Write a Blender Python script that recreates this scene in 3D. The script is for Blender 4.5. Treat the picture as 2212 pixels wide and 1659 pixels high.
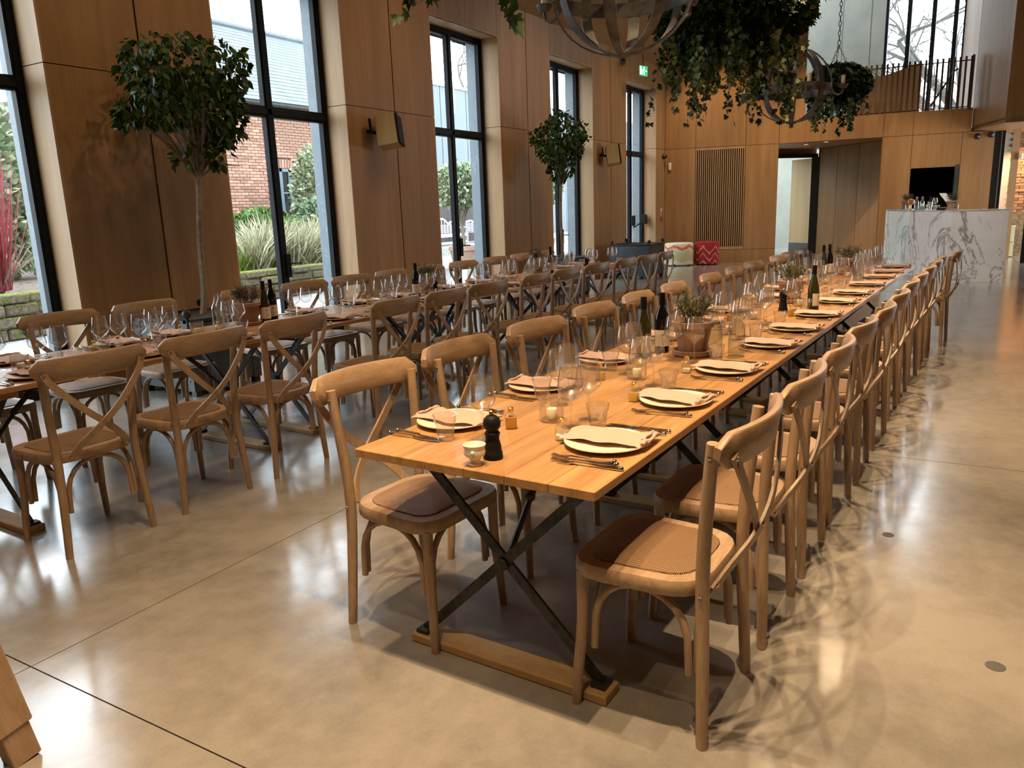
import bpy, bmesh, math, random
import numpy as np
from mathutils import Vector, Matrix
random.seed(7)
rng = np.random.default_rng(7)
PI = math.pi
S = bpy.context.scene
COL = S.collection
for o in list(bpy.data.objects):
    bpy.data.objects.remove(o)

# ------------------------------------------------------------ camera, world, exposure, lights
YAW, PITCH, ROLL, FPX = math.radians(30.5955), math.radians(12.7018), math.radians(-2.0893), 1668.07
fw = Vector((math.cos(YAW)*math.cos(PITCH), math.sin(YAW)*math.cos(PITCH), -math.sin(PITCH)))
rt0 = Vector((math.sin(YAW), -math.cos(YAW), 0)); up0 = rt0.cross(fw)
rt = math.cos(ROLL)*rt0 + math.sin(ROLL)*up0
up = -math.sin(ROLL)*rt0 + math.cos(ROLL)*up0
cam = bpy.data.cameras.new('camera'); camo = bpy.data.objects.new('camera', cam); COL.objects.link(camo)
cam.sensor_width = 36; cam.lens = FPX/2212*36; cam.clip_start = .05; cam.clip_end = 300
mw = Matrix.Identity(4)
for i in range(3):
    mw[i][0] = rt[i]; mw[i][1] = up[i]; mw[i][2] = -fw[i]
mw[2][3] = 1.5
camo.matrix_world = mw
S.camera = camo
S.view_settings.view_transform = 'Standard'; S.view_settings.look = 'None'
S.view_settings.gamma = 1; S.view_settings.use_curve_mapping = False
S.view_settings.exposure = 0.22

W = bpy.data.worlds.new('overcast_sky'); S.world = W; W.use_nodes = True
bg = W.node_tree.nodes['Background']
bg.inputs['Color'].default_value = (.86, .94, 1.0, 1); bg.inputs['Strength'].default_value = 7.5

cy = S.cycles
cy.max_bounces = 9; cy.diffuse_bounces = 4; cy.glossy_bounces = 4; cy.transmission_bounces = 6
cy.transparent_max_bounces = 40; cy.caustics_reflective = False; cy.caustics_refractive = False
cy.sample_clamp_indirect = 6; cy.blur_glossy = .6

WARM = (1.0, .68, .37)
def spot(name, loc, target, power, size=100, blend=.8, color=WARM, radius=.03):
    l = bpy.data.lights.new(name, 'SPOT'); l.energy = power; l.color = color
    l.spot_size = math.radians(size); l.spot_blend = blend; l.shadow_soft_size = radius
    o = bpy.data.objects.new(name, l); COL.objects.link(o); o.location = loc
    d = Vector(target)-Vector(loc); o.rotation_euler = d.to_track_quat('-Z', 'Y').to_euler()
    return o
AW, AL = math.radians(2.378), math.radians(1.814)
def R2(x, y, a):
    c, s = math.cos(a), math.sin(a); return (c*x-s*y, s*x+c*y)
def MT(x, y, z=0):            # right-hand table frame -> room
    q = R2(x, y, -AW); return (q[0], q[1], z)
def LT(x, y, z=0):            # window table frame -> room
    q = R2(x, y, -AL); return (q[0], q[1], z)
# warm ceiling spotlights in three clusters above the right-hand table, two above the window table
for (x, y, p) in ((1.5, .55, 330), (1.42, 1.1, 280), (1.5, 1.72, 260), (4.6, .85, 320), (4.75, 1.25, 300), (6.9, .8, 300), (7.05, 1.2, 300)):
    spot('table_spot_lamp', MT(x, y, 4.7), MT(x+.1, y-.05, 0), p*1.5, 72, 1.0)
for (x, y, p) in ((1.6, 3.9, 90), (5.2, 4.0, 90), (8.6, 4.0, 110)):
    spot('window_table_spot_lamp', LT(x, y, 4.6), LT(x+.1, y+.2, 0), p, 90)
spot('table_spot_lamp', MT(.1, .7, 5.0), MT(2.0, .9, 0), 230, 80, 1.0)
# added warm fill lights under the ridge, without fittings
for x in (-1.5, 2.6, 6.7, 10.8, 14.9): spot('ridge_fill_light', (x, 1.7, 7.7), (x, 1.7, 0), 210, 150, 1.0, (1.0, .70, .42), .12)
spot('bar_fill_light', (12.3, .9, 5.4), (15.9, .55, .5), 520, 36, .8, (1.0, .95, .88))  # added light, there only to brighten the marble front
for x in (4.9, 8.6, 12.3, 16.0): spot('pier_fill_light', (x, 4.4, 5.6), (x, 6.77, 2.0), 95, 85, 1.0)  # added warm fill that lifts the dark window piers
# warm light washing the far wall and the brick alcove
spot('far_wall_wash', (18.0, .95, 3.0), (20.6, .75, 1.7), 75, 84, 1.0)  # added light hanging free without a fitting, brightens the hatch wall
for (x, y, p) in ((17.6, 5.4, 330), (17.9, 2.9, 330)):
    spot('far_wall_wash', (x, y, 5.6), (x+2.3, y, 1.9), p, 80)
spot('alcove_lamp', (21.6, -.95, 2.75), (22.3, -1.0, .8), 260, 110)
# ------------------------------------------------------------ materials
def new_mat(name):
    m = bpy.data.materials.new(name); m.use_nodes = True
    nt = m.node_tree; b = nt.nodes['Principled BSDF']
    return m, nt, b
def L(nt, a, b): nt.links.new(a, b)
def coords(nt, scale, kind='Object'):
    tc = nt.nodes.new('ShaderNodeTexCoord'); mp = nt.nodes.new('ShaderNodeMapping')
    mp.inputs['Scale'].default_value = scale; L(nt, tc.outputs[kind], mp.inputs['Vector']); return mp.outputs[0]
def noise(nt, vec, scale=1, detail=4, rough=.6, dist=0):
    n = nt.nodes.new('ShaderNodeTexNoise'); n.inputs['Scale'].default_value = scale; n.inputs['Detail'].default_value = detail
    n.inputs['Roughness'].default_value = rough; n.inputs['Distortion'].default_value = dist
    if vec is not None: L(nt, vec, n.inputs['Vector'])
    return n.outputs['Fac']
def ramp(nt, fac, stops):
    r = nt.nodes.new('ShaderNodeValToRGB'); e = r.color_ramp.elements
    while len(e) < len(stops): e.new(.5)
    for i, (p, c) in enumerate(stops):
        e[i].position = p; e[i].color = (*c, 1) if len(c) == 3 else c
    L(nt, fac, r.inputs['Fac']); return r.outputs['Color']
def bump(nt, b, h, strength=.2, dist=.002):
    n = nt.nodes.new('ShaderNodeBump'); n.inputs['Strength'].default_value = strength; n.inputs['Distance'].default_value = dist
    L(nt, h, n.inputs['Height']); L(nt, n.outputs[0], b.inputs['Normal'])
def vary(nt, col, amt=.15, island=False):
    if island:
        g = nt.nodes.new('ShaderNodeNewGeometry'); rnd = g.outputs['Random Per Island']
    else:
        g = nt.nodes.new('ShaderNodeObjectInfo'); rnd = g.outputs['Random']
    mr = nt.nodes.new('ShaderNodeMapRange'); mr.inputs['To Min'].default_value = 1-amt; mr.inputs['To Max'].default_value = 1+amt
    L(nt, rnd, mr.inputs['Value'])
    h = nt.nodes.new('ShaderNodeHueSaturation'); L(nt, mr.outputs[0], h.inputs['Value']); L(nt, col, h.inputs['Color'])
    return h.outputs['Color']
def flat(name, c, rough=.5, metal=0, var=0, island=False, emit=0, spec=.5):
    m, nt, b = new_mat(name)
    b.inputs['Base Color'].default_value = (*c, 1); b.inputs['Roughness'].default_value = rough; b.inputs['Metallic'].default_value = metal
    b.inputs['Specular IOR Level'].default_value = spec
    if emit:
        b.inputs['Emission Color'].default_value = (*c, 1); b.inputs['Emission Strength'].default_value = emit
    if var:
        rgb = nt.nodes.new('ShaderNodeRGB'); rgb.outputs[0].default_value = (*c, 1)
        L(nt, vary(nt, rgb.outputs[0], var, island), b.inputs['Base Color'])
    return m
def wood(name, c1, c2, scale, rough=.5, var=.08, bmp=.15, spec=.4):
    m, nt, b = new_mat(name)
    v = coords(nt, scale)
    f1 = noise(nt, v, 1, 5, .62, .5)
    v2 = coords(nt, tuple(s*6 for s in scale))
    f2 = noise(nt, v2, 1, 3, .6)
    mx = nt.nodes.new('ShaderNodeMath'); mx.operation = 'MULTIPLY_ADD'; mx.inputs[1].default_value = .35
    L(nt, f2, mx.inputs[0]); L(nt, f1, mx.inputs[2])
    col = ramp(nt, mx.outputs[0], [(.42, c2), (.9, c1)])
    L(nt, vary(nt, col, var), b.inputs['Base Color'])
    b.inputs['Roughness'].default_value = rough; b.inputs['Specular IOR Level'].default_value = spec
    bump(nt, b, f2, bmp, .001)
    return m
def speckle(name, c1, c2, scale=8, rough=.7, bmp=.3, dist=.004, detail=5, var=0, metal=0, lo=.35, hi=.7, spec=.5):
    m, nt, b = new_mat(name)
    f = noise(nt, coords(nt, (1, 1, 1)), scale, detail, .6)
    col = ramp(nt, f, [(lo, c1), (hi, c2)])
    if var: col = vary(nt, col, var)
    L(nt, col, b.inputs['Base Color']); b.inputs['Roughness'].default_value = rough; b.inputs['Metallic'].default_value = metal
    b.inputs['Specular IOR Level'].default_value = spec
    if bmp: bump(nt, b, f, bmp, dist)
    return m
def glass(name, tint=(1, 1, 1), ior=1.45, rough=.02, edge=1):
    m = bpy.data.materials.new(name); m.use_nodes = True; nt = m.node_tree
    nt.nodes.remove(nt.nodes['Principled BSDF']); out = nt.nodes['Material Output']
    t = nt.nodes.new('ShaderNodeBsdfTransparent'); t.inputs[0].default_value = (*tint, 1)
    g = nt.nodes.new('ShaderNodeBsdfGlossy'); g.inputs['Roughness'].default_value = rough
    lw = nt.nodes.new('ShaderNodeLayerWeight'); lw.inputs['Blend'].default_value = .5      # Schlick fresnel, the same from both sides
    pw = nt.nodes.new('ShaderNodeMath'); pw.operation = 'POWER'; pw.inputs[1].default_value = 5; L(nt, lw.outputs['Facing'], pw.inputs[0])
    fr = nt.nodes.new('ShaderNodeMath'); fr.operation = 'MULTIPLY_ADD'; f0 = ((ior-1)/(ior+1))**2; fr.inputs[1].default_value = 1-f0; fr.inputs[2].default_value = f0; L(nt, pw.outputs[0], fr.inputs[0])
    if edge < 1:                                     # glass walls seen edge-on swallow light
        p3 = nt.nodes.new('ShaderNodeMath'); p3.operation = 'POWER'; p3.inputs[1].default_value = 2.2; L(nt, lw.outputs['Facing'], p3.inputs[0])
        L(nt, ramp(nt, p3.outputs[0], [(.1, tint), (1, tuple(edge*x for x in tint))]), t.inputs[0])
    mx = nt.nodes.new('ShaderNodeMixShader')
    L(nt, fr.outputs[0], mx.inputs[0]); L(nt, t.outputs[0], mx.inputs[1]); L(nt, g.outputs[0], mx.inputs[2]); L(nt, mx.outputs[0], out.inputs[0])
    if edge < 1:                                     # white haze mixed into the glass, standing for caustics and highlights
        df = nt.nodes.new('ShaderNodeBsdfDiffuse'); df.inputs[0].default_value = (.9, .88, .85, 1); m2 = nt.nodes.new('ShaderNodeMixShader'); m2.inputs[0].default_value = .02
        L(nt, mx.outputs[0], m2.inputs[1]); L(nt, df.outputs[0], m2.inputs[2]); L(nt, m2.outputs[0], out.inputs[0])
    return m
M = {}
M['wall'] = wood('oak_veneer_panel', (.37, .215, .095), (.25, .135, .055), (6, 6, .5), .5, .07, .08, .3)
M['wallpale'] = wood('oak_veneer_reveal', (.45, .29, .15), (.33, .20, .095), (6, 6, .5), .5, .05, .08, .3)
M['ceil'] = wood('oak_veneer_ceiling', (.33, .19, .085), (.23, .125, .05), (.5, 5, 5), .5, .07, .08, .3)
M['gap'] = flat('shadow_gap_black', (.012, .009, .007), .8)
M['chair'] = wood('greyed_oak_chair', (.42, .295, .19), (.245, .158, .095), (28, 28, 5), .42, .09, .25)
M['chairh'] = wood('greyed_oak_chair_rail', (.42, .295, .19), (.245, .158, .095), (5, 28, 28), .42, .09, .25)
M['table'] = wood('oiled_oak_board', (.50, .29, .125), (.27, .135, .05), (1.6, 20, 20), .34, .14, .2)
M['foot'] = wood('pale_softwood_board', (.52, .36, .17), (.36, .22, .09), (10, 3, 10), .6, .06, .2)
M['iron'] = speckle('blackened_iron', (.022, .024, .025), (.075, .078, .08), 25, .45, .2, .001, metal=.6)
M['black'] = flat('black_paint', (.010, .011, .012), .5, spec=.12)
M['frame'] = flat('dark_grey_steel_frame', (.010, .013, .016), .5, spec=.12)
M['steel'] = flat('polished_cutlery_steel', (.62, .58, .52), .16, 1)
M['screw'] = flat('steel_bolt_head', (.55, .5, .42), .3, 1)
M['zinc'] = speckle('weathered_zinc', (.07, .066, .062), (.20, .205, .205), 9, .6, .25, .003, metal=.4)
M['planter'] = speckle('galvanised_steel_planter', (.05, .06, .066), (.085, .10, .107), 3, .45, .05, .002, metal=.5)
M['pane'] = glass('window_pane_glass', (.96, .985, 1), 1.45, 0)
M['glass'] = glass('clear_table_glass', (.985, .985, .98), 1.95, .035, .8)
M['bottleclear'] = glass('clear_bottle_glass', (.95, .965, .95), 1.9, .035, .8)
M['plate'] = flat('cream_glazed_stoneware', (.78, .70, .58), .3)
M['white'] = flat('white_glazed_porcelain', (.82, .79, .70), .25)
M['napkin'] = speckle('dusty_pink_linen', (.50, .335, .28), (.57, .39, .325), 300, .85, .3, .0006, 2, spec=.1)
M['gold'] = flat('brass_cap', (.72, .47, .16), .28, 1)
M['wax'] = flat('cream_candle_wax', (.86, .79, .62), .5)
M['paper'] = flat('white_label_paper', (.80, .76, .68), .6)
M['ink'] = flat('black_label_ink', (.03, .03, .03), .6)
M['red'] = flat('red_label_print', (.55, .04, .04), .5)
M['oil'] = flat('amber_oil', (.62, .27, .02), .15)
M['mustard'] = flat('golden_oil', (.66, .40, .05), .15)
M['redwine'] = flat('near_black_bottle_glass', (.008, .007, .008), .06)
M['green'] = flat('dark_green_bottle_glass', (.035, .036, .008), .06)
M['terracotta'] = speckle('pale_terracotta', (.33, .20, .14), (.44, .30, .23), 12, .8, .15, .001)
M['soil'] = speckle('dark_potting_soil', (.02, .013, .008), (.06, .04, .025), 60, .95, .6, .004)
def leafmat(name, c1, c2, rough=.5, spec=.4):
    m, nt, b = new_mat(name)
    g = nt.nodes.new('ShaderNodeNewGeometry'); oi = nt.nodes.new('ShaderNodeObjectInfo')
    ad = nt.nodes.new('ShaderNodeMath'); ad.operation = 'ADD'; L(nt, g.outputs['Random Per Island'], ad.inputs[0]); L(nt, oi.outputs['Random'], ad.inputs[1])
    fr = nt.nodes.new('ShaderNodeMath'); fr.operation = 'FRACT'; L(nt, ad.outputs[0], fr.inputs[0])
    L(nt, ramp(nt, fr.outputs[0], [(0, c1), (1, c2)]), b.inputs['Base Color'])
    b.inputs['Roughness'].default_value = rough; b.inputs['Specular IOR Level'].default_value = spec
    return m
M['ficus'] = leafmat('dark_ficus_leaf', (.012, .035, .006), (.055, .11, .018), .45, .25)
M['ivy'] = leafmat('ivy_leaf', (.007, .024, .006), (.03, .07, .018), .55, .25)
M['ivypale'] = leafmat('variegated_ivy_leaf', (.02, .06, .015), (.25, .33, .17), .55, .25)
M['fern'] = leafmat('fern_frond', (.05, .10, .02), (.13, .20, .05), .5)
M['rosemary'] = leafmat('rosemary_needle', (.07, .085, .045), (.21, .215, .12), .7, .2)
M['lavender'] = leafmat('lavender_needle', (.05, .045, .035), (.16, .14, .10), .8, .1)
M['bark'] = speckle('grey_bark', (.16, .125, .085), (.30, .25, .18), 20, .85, .4, .004)
M['outbark'] = speckle('pale_winter_bark', (.045, .042, .035), (.10, .095, .08), 20, .9, .3, .003)
M['ledge'] = speckle('brown_stone_ledge', (.10, .065, .035), (.27, .19, .11), 14, .9, .5, .01)
M['twig'] = speckle('brown_twig', (.10, .06, .03), (.20, .13, .07), 20, .85, .3, .002)
M['olive'] = leafmat('olive_leaf', (.11, .15, .07), (.38, .43, .27), .6)
M['shrub'] = leafmat('grey_green_shrub_leaf', (.08, .14, .07), (.31, .40, .25), .6)
M['shrubg'] = leafmat('fresh_green_shrub_leaf', (.035, .09, .015), (.13, .23, .05), .6)
M['grass'] = leafmat('straw_grass_blade', (.27, .26, .15), (.58, .55, .39), .8, .1)
M['grassg'] = leafmat('green_grass_blade', (.09, .16, .02), (.26, .31, .06), .8, .1)
M['dogwood'] = leafmat('red_dogwood_stem', (.20, .012, .018), (.36, .07, .08), .6)
M['gravel'] = speckle('pale_gravel_and_setts', (.20, .20, .195), (.42, .42, .41), 26, .85, .8, .02, 3)
M['earth'] = speckle('bare_garden_earth', (.08, .055, .04), (.24, .185, .15), 14, .95, .8, .03, 4)
M['mortar'] = flat('pale_lime_mortar', (.48, .41, .34), .9)
M['brick'] = flat('weathered_red_brick', (.46, .25, .175), .85, var=.34)
M['brickdark'] = flat('old_brown_brick', (.30, .15, .07), .85, var=.4)
M['slate'] = flat('grey_roof_slate', (.115, .133, .142), .65, var=.13, spec=.2)
def mossy(name):
    m, nt, b = new_mat(name)
    v = coords(nt, (1, 1, 1)); f = noise(nt, v, 9, 5, .65)
    stone = ramp(nt, noise(nt, v, 20, 4, .6), [(.35, (.09, .062, .04)), (.7, (.26, .20, .145))])
    g = nt.nodes.new('ShaderNodeNewGeometry'); sx = nt.nodes.new('ShaderNodeSeparateXYZ'); L(nt, g.outputs['Normal'], sx.inputs[0])
    ad = nt.nodes.new('ShaderNodeMath'); ad.operation = 'MULTIPLY_ADD'; ad.inputs[1].default_value = .5; L(nt, sx.outputs[2], ad.inputs[0]); L(nt, f, ad.inputs[2])
    k = ramp(nt, ad.outputs[0], [(.47, (0, 0, 0)), (.62, (1, 1, 1))])
    mix = nt.nodes.new('ShaderNodeMixRGB'); L(nt, k, mix.inputs[0]); L(nt, stone, mix.inputs[1])
    L(nt, ramp(nt, noise(nt, v, 30, 2), [(.3, (.045, .055, .01)), (.7, (.17, .175, .025))]), mix.inputs[2])
    L(nt, vary(nt, mix.outputs[0], .15), b.inputs['Base Color']); b.inputs['Roughness'].default_value = .95
    bump(nt, b, noise(nt, v, 40, 4), .7, .02); return m
M['moss'] = mossy('mossy_sandstone')
M['greypanel'] = flat('blue_grey_cladding', (.10, .125, .14), .5, var=.05)
M['darkfence'] = flat('dark_brown_screen', (.045, .035, .035), .8)
M['benchw'] = flat('white_painted_bench', (.42, .43, .43), .5)
M['yellowwood'] = flat('yellow_pine', (.24, .18, .06), .6)
M['bluedoor'] = flat('pale_blue_joinery', (.17, .22, .27), .5)
def veined(name, base, vein, scale=1.6, width=.05, rough=.12, hard=1.0, warm=None):
    m, nt, b = new_mat(name)
    v = coords(nt, (1, 1, 1))
    n1 = nt.nodes.new('ShaderNodeTexNoise'); n1.inputs['Scale'].default_value = scale; n1.inputs['Detail'].default_value = 7; n1.inputs['Roughness'].default_value = .62; n1.inputs['Distortion'].default_value = 1.1
    L(nt, v, n1.inputs['Vector'])
    s = nt.nodes.new('ShaderNodeMath'); s.operation = 'SUBTRACT'; s.inputs[1].default_value = .5; L(nt, n1.outputs['Fac'], s.inputs[0])
    a = nt.nodes.new('ShaderNodeMath'); a.operation = 'ABSOLUTE'; L(nt, s.outputs[0], a.inputs[0])
    wv = noise(nt, v, scale*.8, 3, .5)
    wr = nt.nodes.new('ShaderNodeMapRange'); wr.inputs['From Min'].default_value = .42; wr.inputs['From Max'].default_value = .75
    wr.inputs['To Min'].default_value = width*.12; wr.inputs['To Max'].default_value = width; L(nt, wv, wr.inputs['Value'])
    d = nt.nodes.new('ShaderNodeMath'); d.operation = 'DIVIDE'; L(nt, a.outputs[0], d.inputs[0]); L(nt, wr.outputs[0], d.inputs[1])
    cloud = ramp(nt, noise(nt, v, scale*2, 5, .6), [(.35, tuple(x*.86 for x in base)), (.7, base)])
    k = ramp(nt, d.outputs[0], [(.0, (1, 1, 1)), (1, (0, 0, 0))])
    mix = nt.nodes.new('ShaderNodeMixRGB'); L(nt, k, mix.inputs[0]); L(nt, cloud, mix.inputs[1]); mix.inputs[2].default_value = (*vein, 1)
    L(nt, mix.outputs[0], b.inputs['Base Color']); b.inputs['Roughness'].default_value = rough
    return m
M['marble'] = veined('white_veined_marble', (.90, .90, .88), (.27, .275, .27), .8, .075)
M['bluestone'] = veined('blue_grey_veined_stone', (.13, .17, .20), (.26, .31, .34), 3.2, .014, .5)
M['concrete'] = speckle('pale_cast_concrete', (.44, .47, .43), (.55, .58, .53), 1.4, .8, .1, .003, 6)
M['skirt'] = flat('grey_kick_plate', (.10, .10, .095), .5)
M['sensor'] = flat('black_plastic', (.015, .015, .016), .4)
M['whiteplastic'] = flat('white_plastic', (.75, .74, .70), .4)
M['redplastic'] = flat('red_call_point_plastic', (.5, .03, .03), .4)
M['speaker'] = wood('oak_speaker_cabinet', (.47, .31, .12), (.38, .24, .09), (8, 8, 1), .5, .02, .08)
M['exit'] = flat('lit_white_pictogram', (.85, 1, .9), .5, emit=2.2)
M['exitgreen'] = flat('lit_green_sign_face', (.01, .36, .14), .5, emit=1.3)
M['slatdark'] = wood('dark_edged_slat', (.13, .062, .03), (.08, .036, .016), (6, 6, .6), .5, .05)
M['lamp'] = flat('lit_downlight_lens', (1, .86, .6), .5, emit=8)
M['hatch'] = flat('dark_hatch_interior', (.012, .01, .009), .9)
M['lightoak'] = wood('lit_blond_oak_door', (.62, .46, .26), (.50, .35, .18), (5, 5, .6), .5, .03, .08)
M['copper'] = flat('amber_glass_lamp', (.65, .25, .03), .15)
M['greenbox'] = flat('teal_card_box', (.12, .26, .22), .6)
M['cream'] = flat('cream_painted_box', (.62, .56, .36), .6)
def floor_mat():
    m, nt, b = new_mat('polished_concrete')
    v = coords(nt, (1, 1, 1))
    big = noise(nt, v, .55, 6, .62, .6); fine = noise(nt, v, 9, 6, .65); grit = noise(nt, v, 90, 2, .6)
    mx = nt.nodes.new('ShaderNodeMath'); mx.operation = 'MULTIPLY_ADD'; mx.inputs[1].default_value = .35; L(nt, fine, mx.inputs[0]); L(nt, big, mx.inputs[2])
    m2 = nt.nodes.new('ShaderNodeMath'); m2.operation = 'MULTIPLY_ADD'; m2.inputs[1].default_value = .12; L(nt, grit, m2.inputs[0]); L(nt, mx.outputs[0], m2.inputs[2])
    L(nt, ramp(nt, m2.outputs[0], [(.52, (.165, .155, .14)), (.92, (.36, .335, .30))]), b.inputs['Base Color'])
    rr = nt.nodes.new('ShaderNodeMapRange'); rr.inputs['To Min'].default_value = .10; rr.inputs['To Max'].default_value = .23; rr.inputs['From Min'].default_value = .3; rr.inputs['From Max'].default_value = .7
    L(nt, noise(nt, v, 3.5, 5, .65), rr.inputs['Value']); L(nt, rr.outputs[0], b.inputs['Roughness'])
    b.inputs['Specular IOR Level'].default_value = .8; b.inputs['Coat Weight'].default_value = .45; b.inputs['Coat Roughness'].default_value = .17
    bump(nt, b, mx.outputs[0], .12, .006)
    return m
M['floor'] = floor_mat()
def rattan_mat():
    m, nt, b = new_mat('woven_rattan')
    def wave(axis, sc):
        w = nt.nodes.new('ShaderNodeTexWave'); w.wave_type = 'BANDS'; w.bands_direction = axis; w.inputs['Scale'].default_value = sc
        L(nt, coords(nt, (1, 1, 1)), w.inputs['Vector']); return w.outputs['Fac']
    a, c = wave('X', 36), wave('Y', 62)
    mu = nt.nodes.new('ShaderNodeMath'); mu.operation = 'MULTIPLY'; L(nt, a, mu.inputs[0]); L(nt, c, mu.inputs[1])
    L(nt, vary(nt, ramp(nt, mu.outputs[0], [(.05, (.14, .075, .035)), (.5, (.44, .275, .15))]), .08), b.inputs['Base Color'])
    b.inputs['Roughness'].default_value = .45; bump(nt, b, mu.outputs[0], .6, .004); return m
M['rattan'] = rattan_mat()
def pouf_mat(name, cols, zs):
    m, nt, b = new_mat(name)
    tc = nt.nodes.new('ShaderNodeTexCoord'); sp = nt.nodes.new('ShaderNodeSeparateXYZ'); L(nt, tc.outputs['Object'], sp.inputs[0])
    at = nt.nodes.new('ShaderNodeMath'); at.operation = 'ARCTAN2'; L(nt, sp.outputs[1], at.inputs[0]); L(nt, sp.outputs[0], at.inputs[1])
    pp = nt.nodes.new('ShaderNodeMath'); pp.operation = 'PINGPONG'; pp.inputs[1].default_value = PI/6; L(nt, at.outputs[0], pp.inputs[0])
    ad = nt.nodes.new('ShaderNodeMath'); ad.operation = 'MULTIPLY_ADD'; ad.inputs[1].default_value = zs; L(nt, pp.outputs[0], ad.inputs[0]); L(nt, sp.outputs[2], ad.inputs[2])
    a2 = nt.nodes.new('ShaderNodeMath'); a2.operation = 'MULTIPLY_ADD'; a2.inputs[1].default_value = .1; L(nt, noise(nt, tc.outputs['Object'], 18, 2), a2.inputs[0]); L(nt, ad.outputs[0], a2.inputs[2])
    r = nt.nodes.new('ShaderNodeValToRGB'); r.color_ramp.interpolation = 'CONSTANT'
    e = r.color_ramp.elements
    while len(e) < len(cols): e.new(.5)
    for i, (p, c) in enumerate(cols): e[i].position = p; e[i].color = (*c, 1)
    L(nt, a2.outputs[0], r.inputs['Fac']); L(nt, r.outputs[0], b.inputs['Base Color']); b.inputs['Roughness'].default_value = .95
    return m
M['pouf'] = pouf_mat('patterned_cream_textile', [(0, (.10, .09, .09)), (.09, (.62, .56, .42)), (.2, (.42, .44, .26)), (.29, (.60, .40, .16)), (.34, (.46, .47, .31)), (.44, (.60, .55, .44)), (.5, (.55, .16, .07)), (.57, (.66, .62, .52))], .14)
M['poufred'] = pouf_mat('red_patterned_textile', [(0, (.30, .015, .02)), (.16, (.55, .36, .33)), (.185, (.30, .015, .02)), (.33, (.55, .36, .33)), (.355, (.30, .015, .02)), (.5, (.55, .36, .33)), (.53, (.30, .015, .02))], .35)
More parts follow.
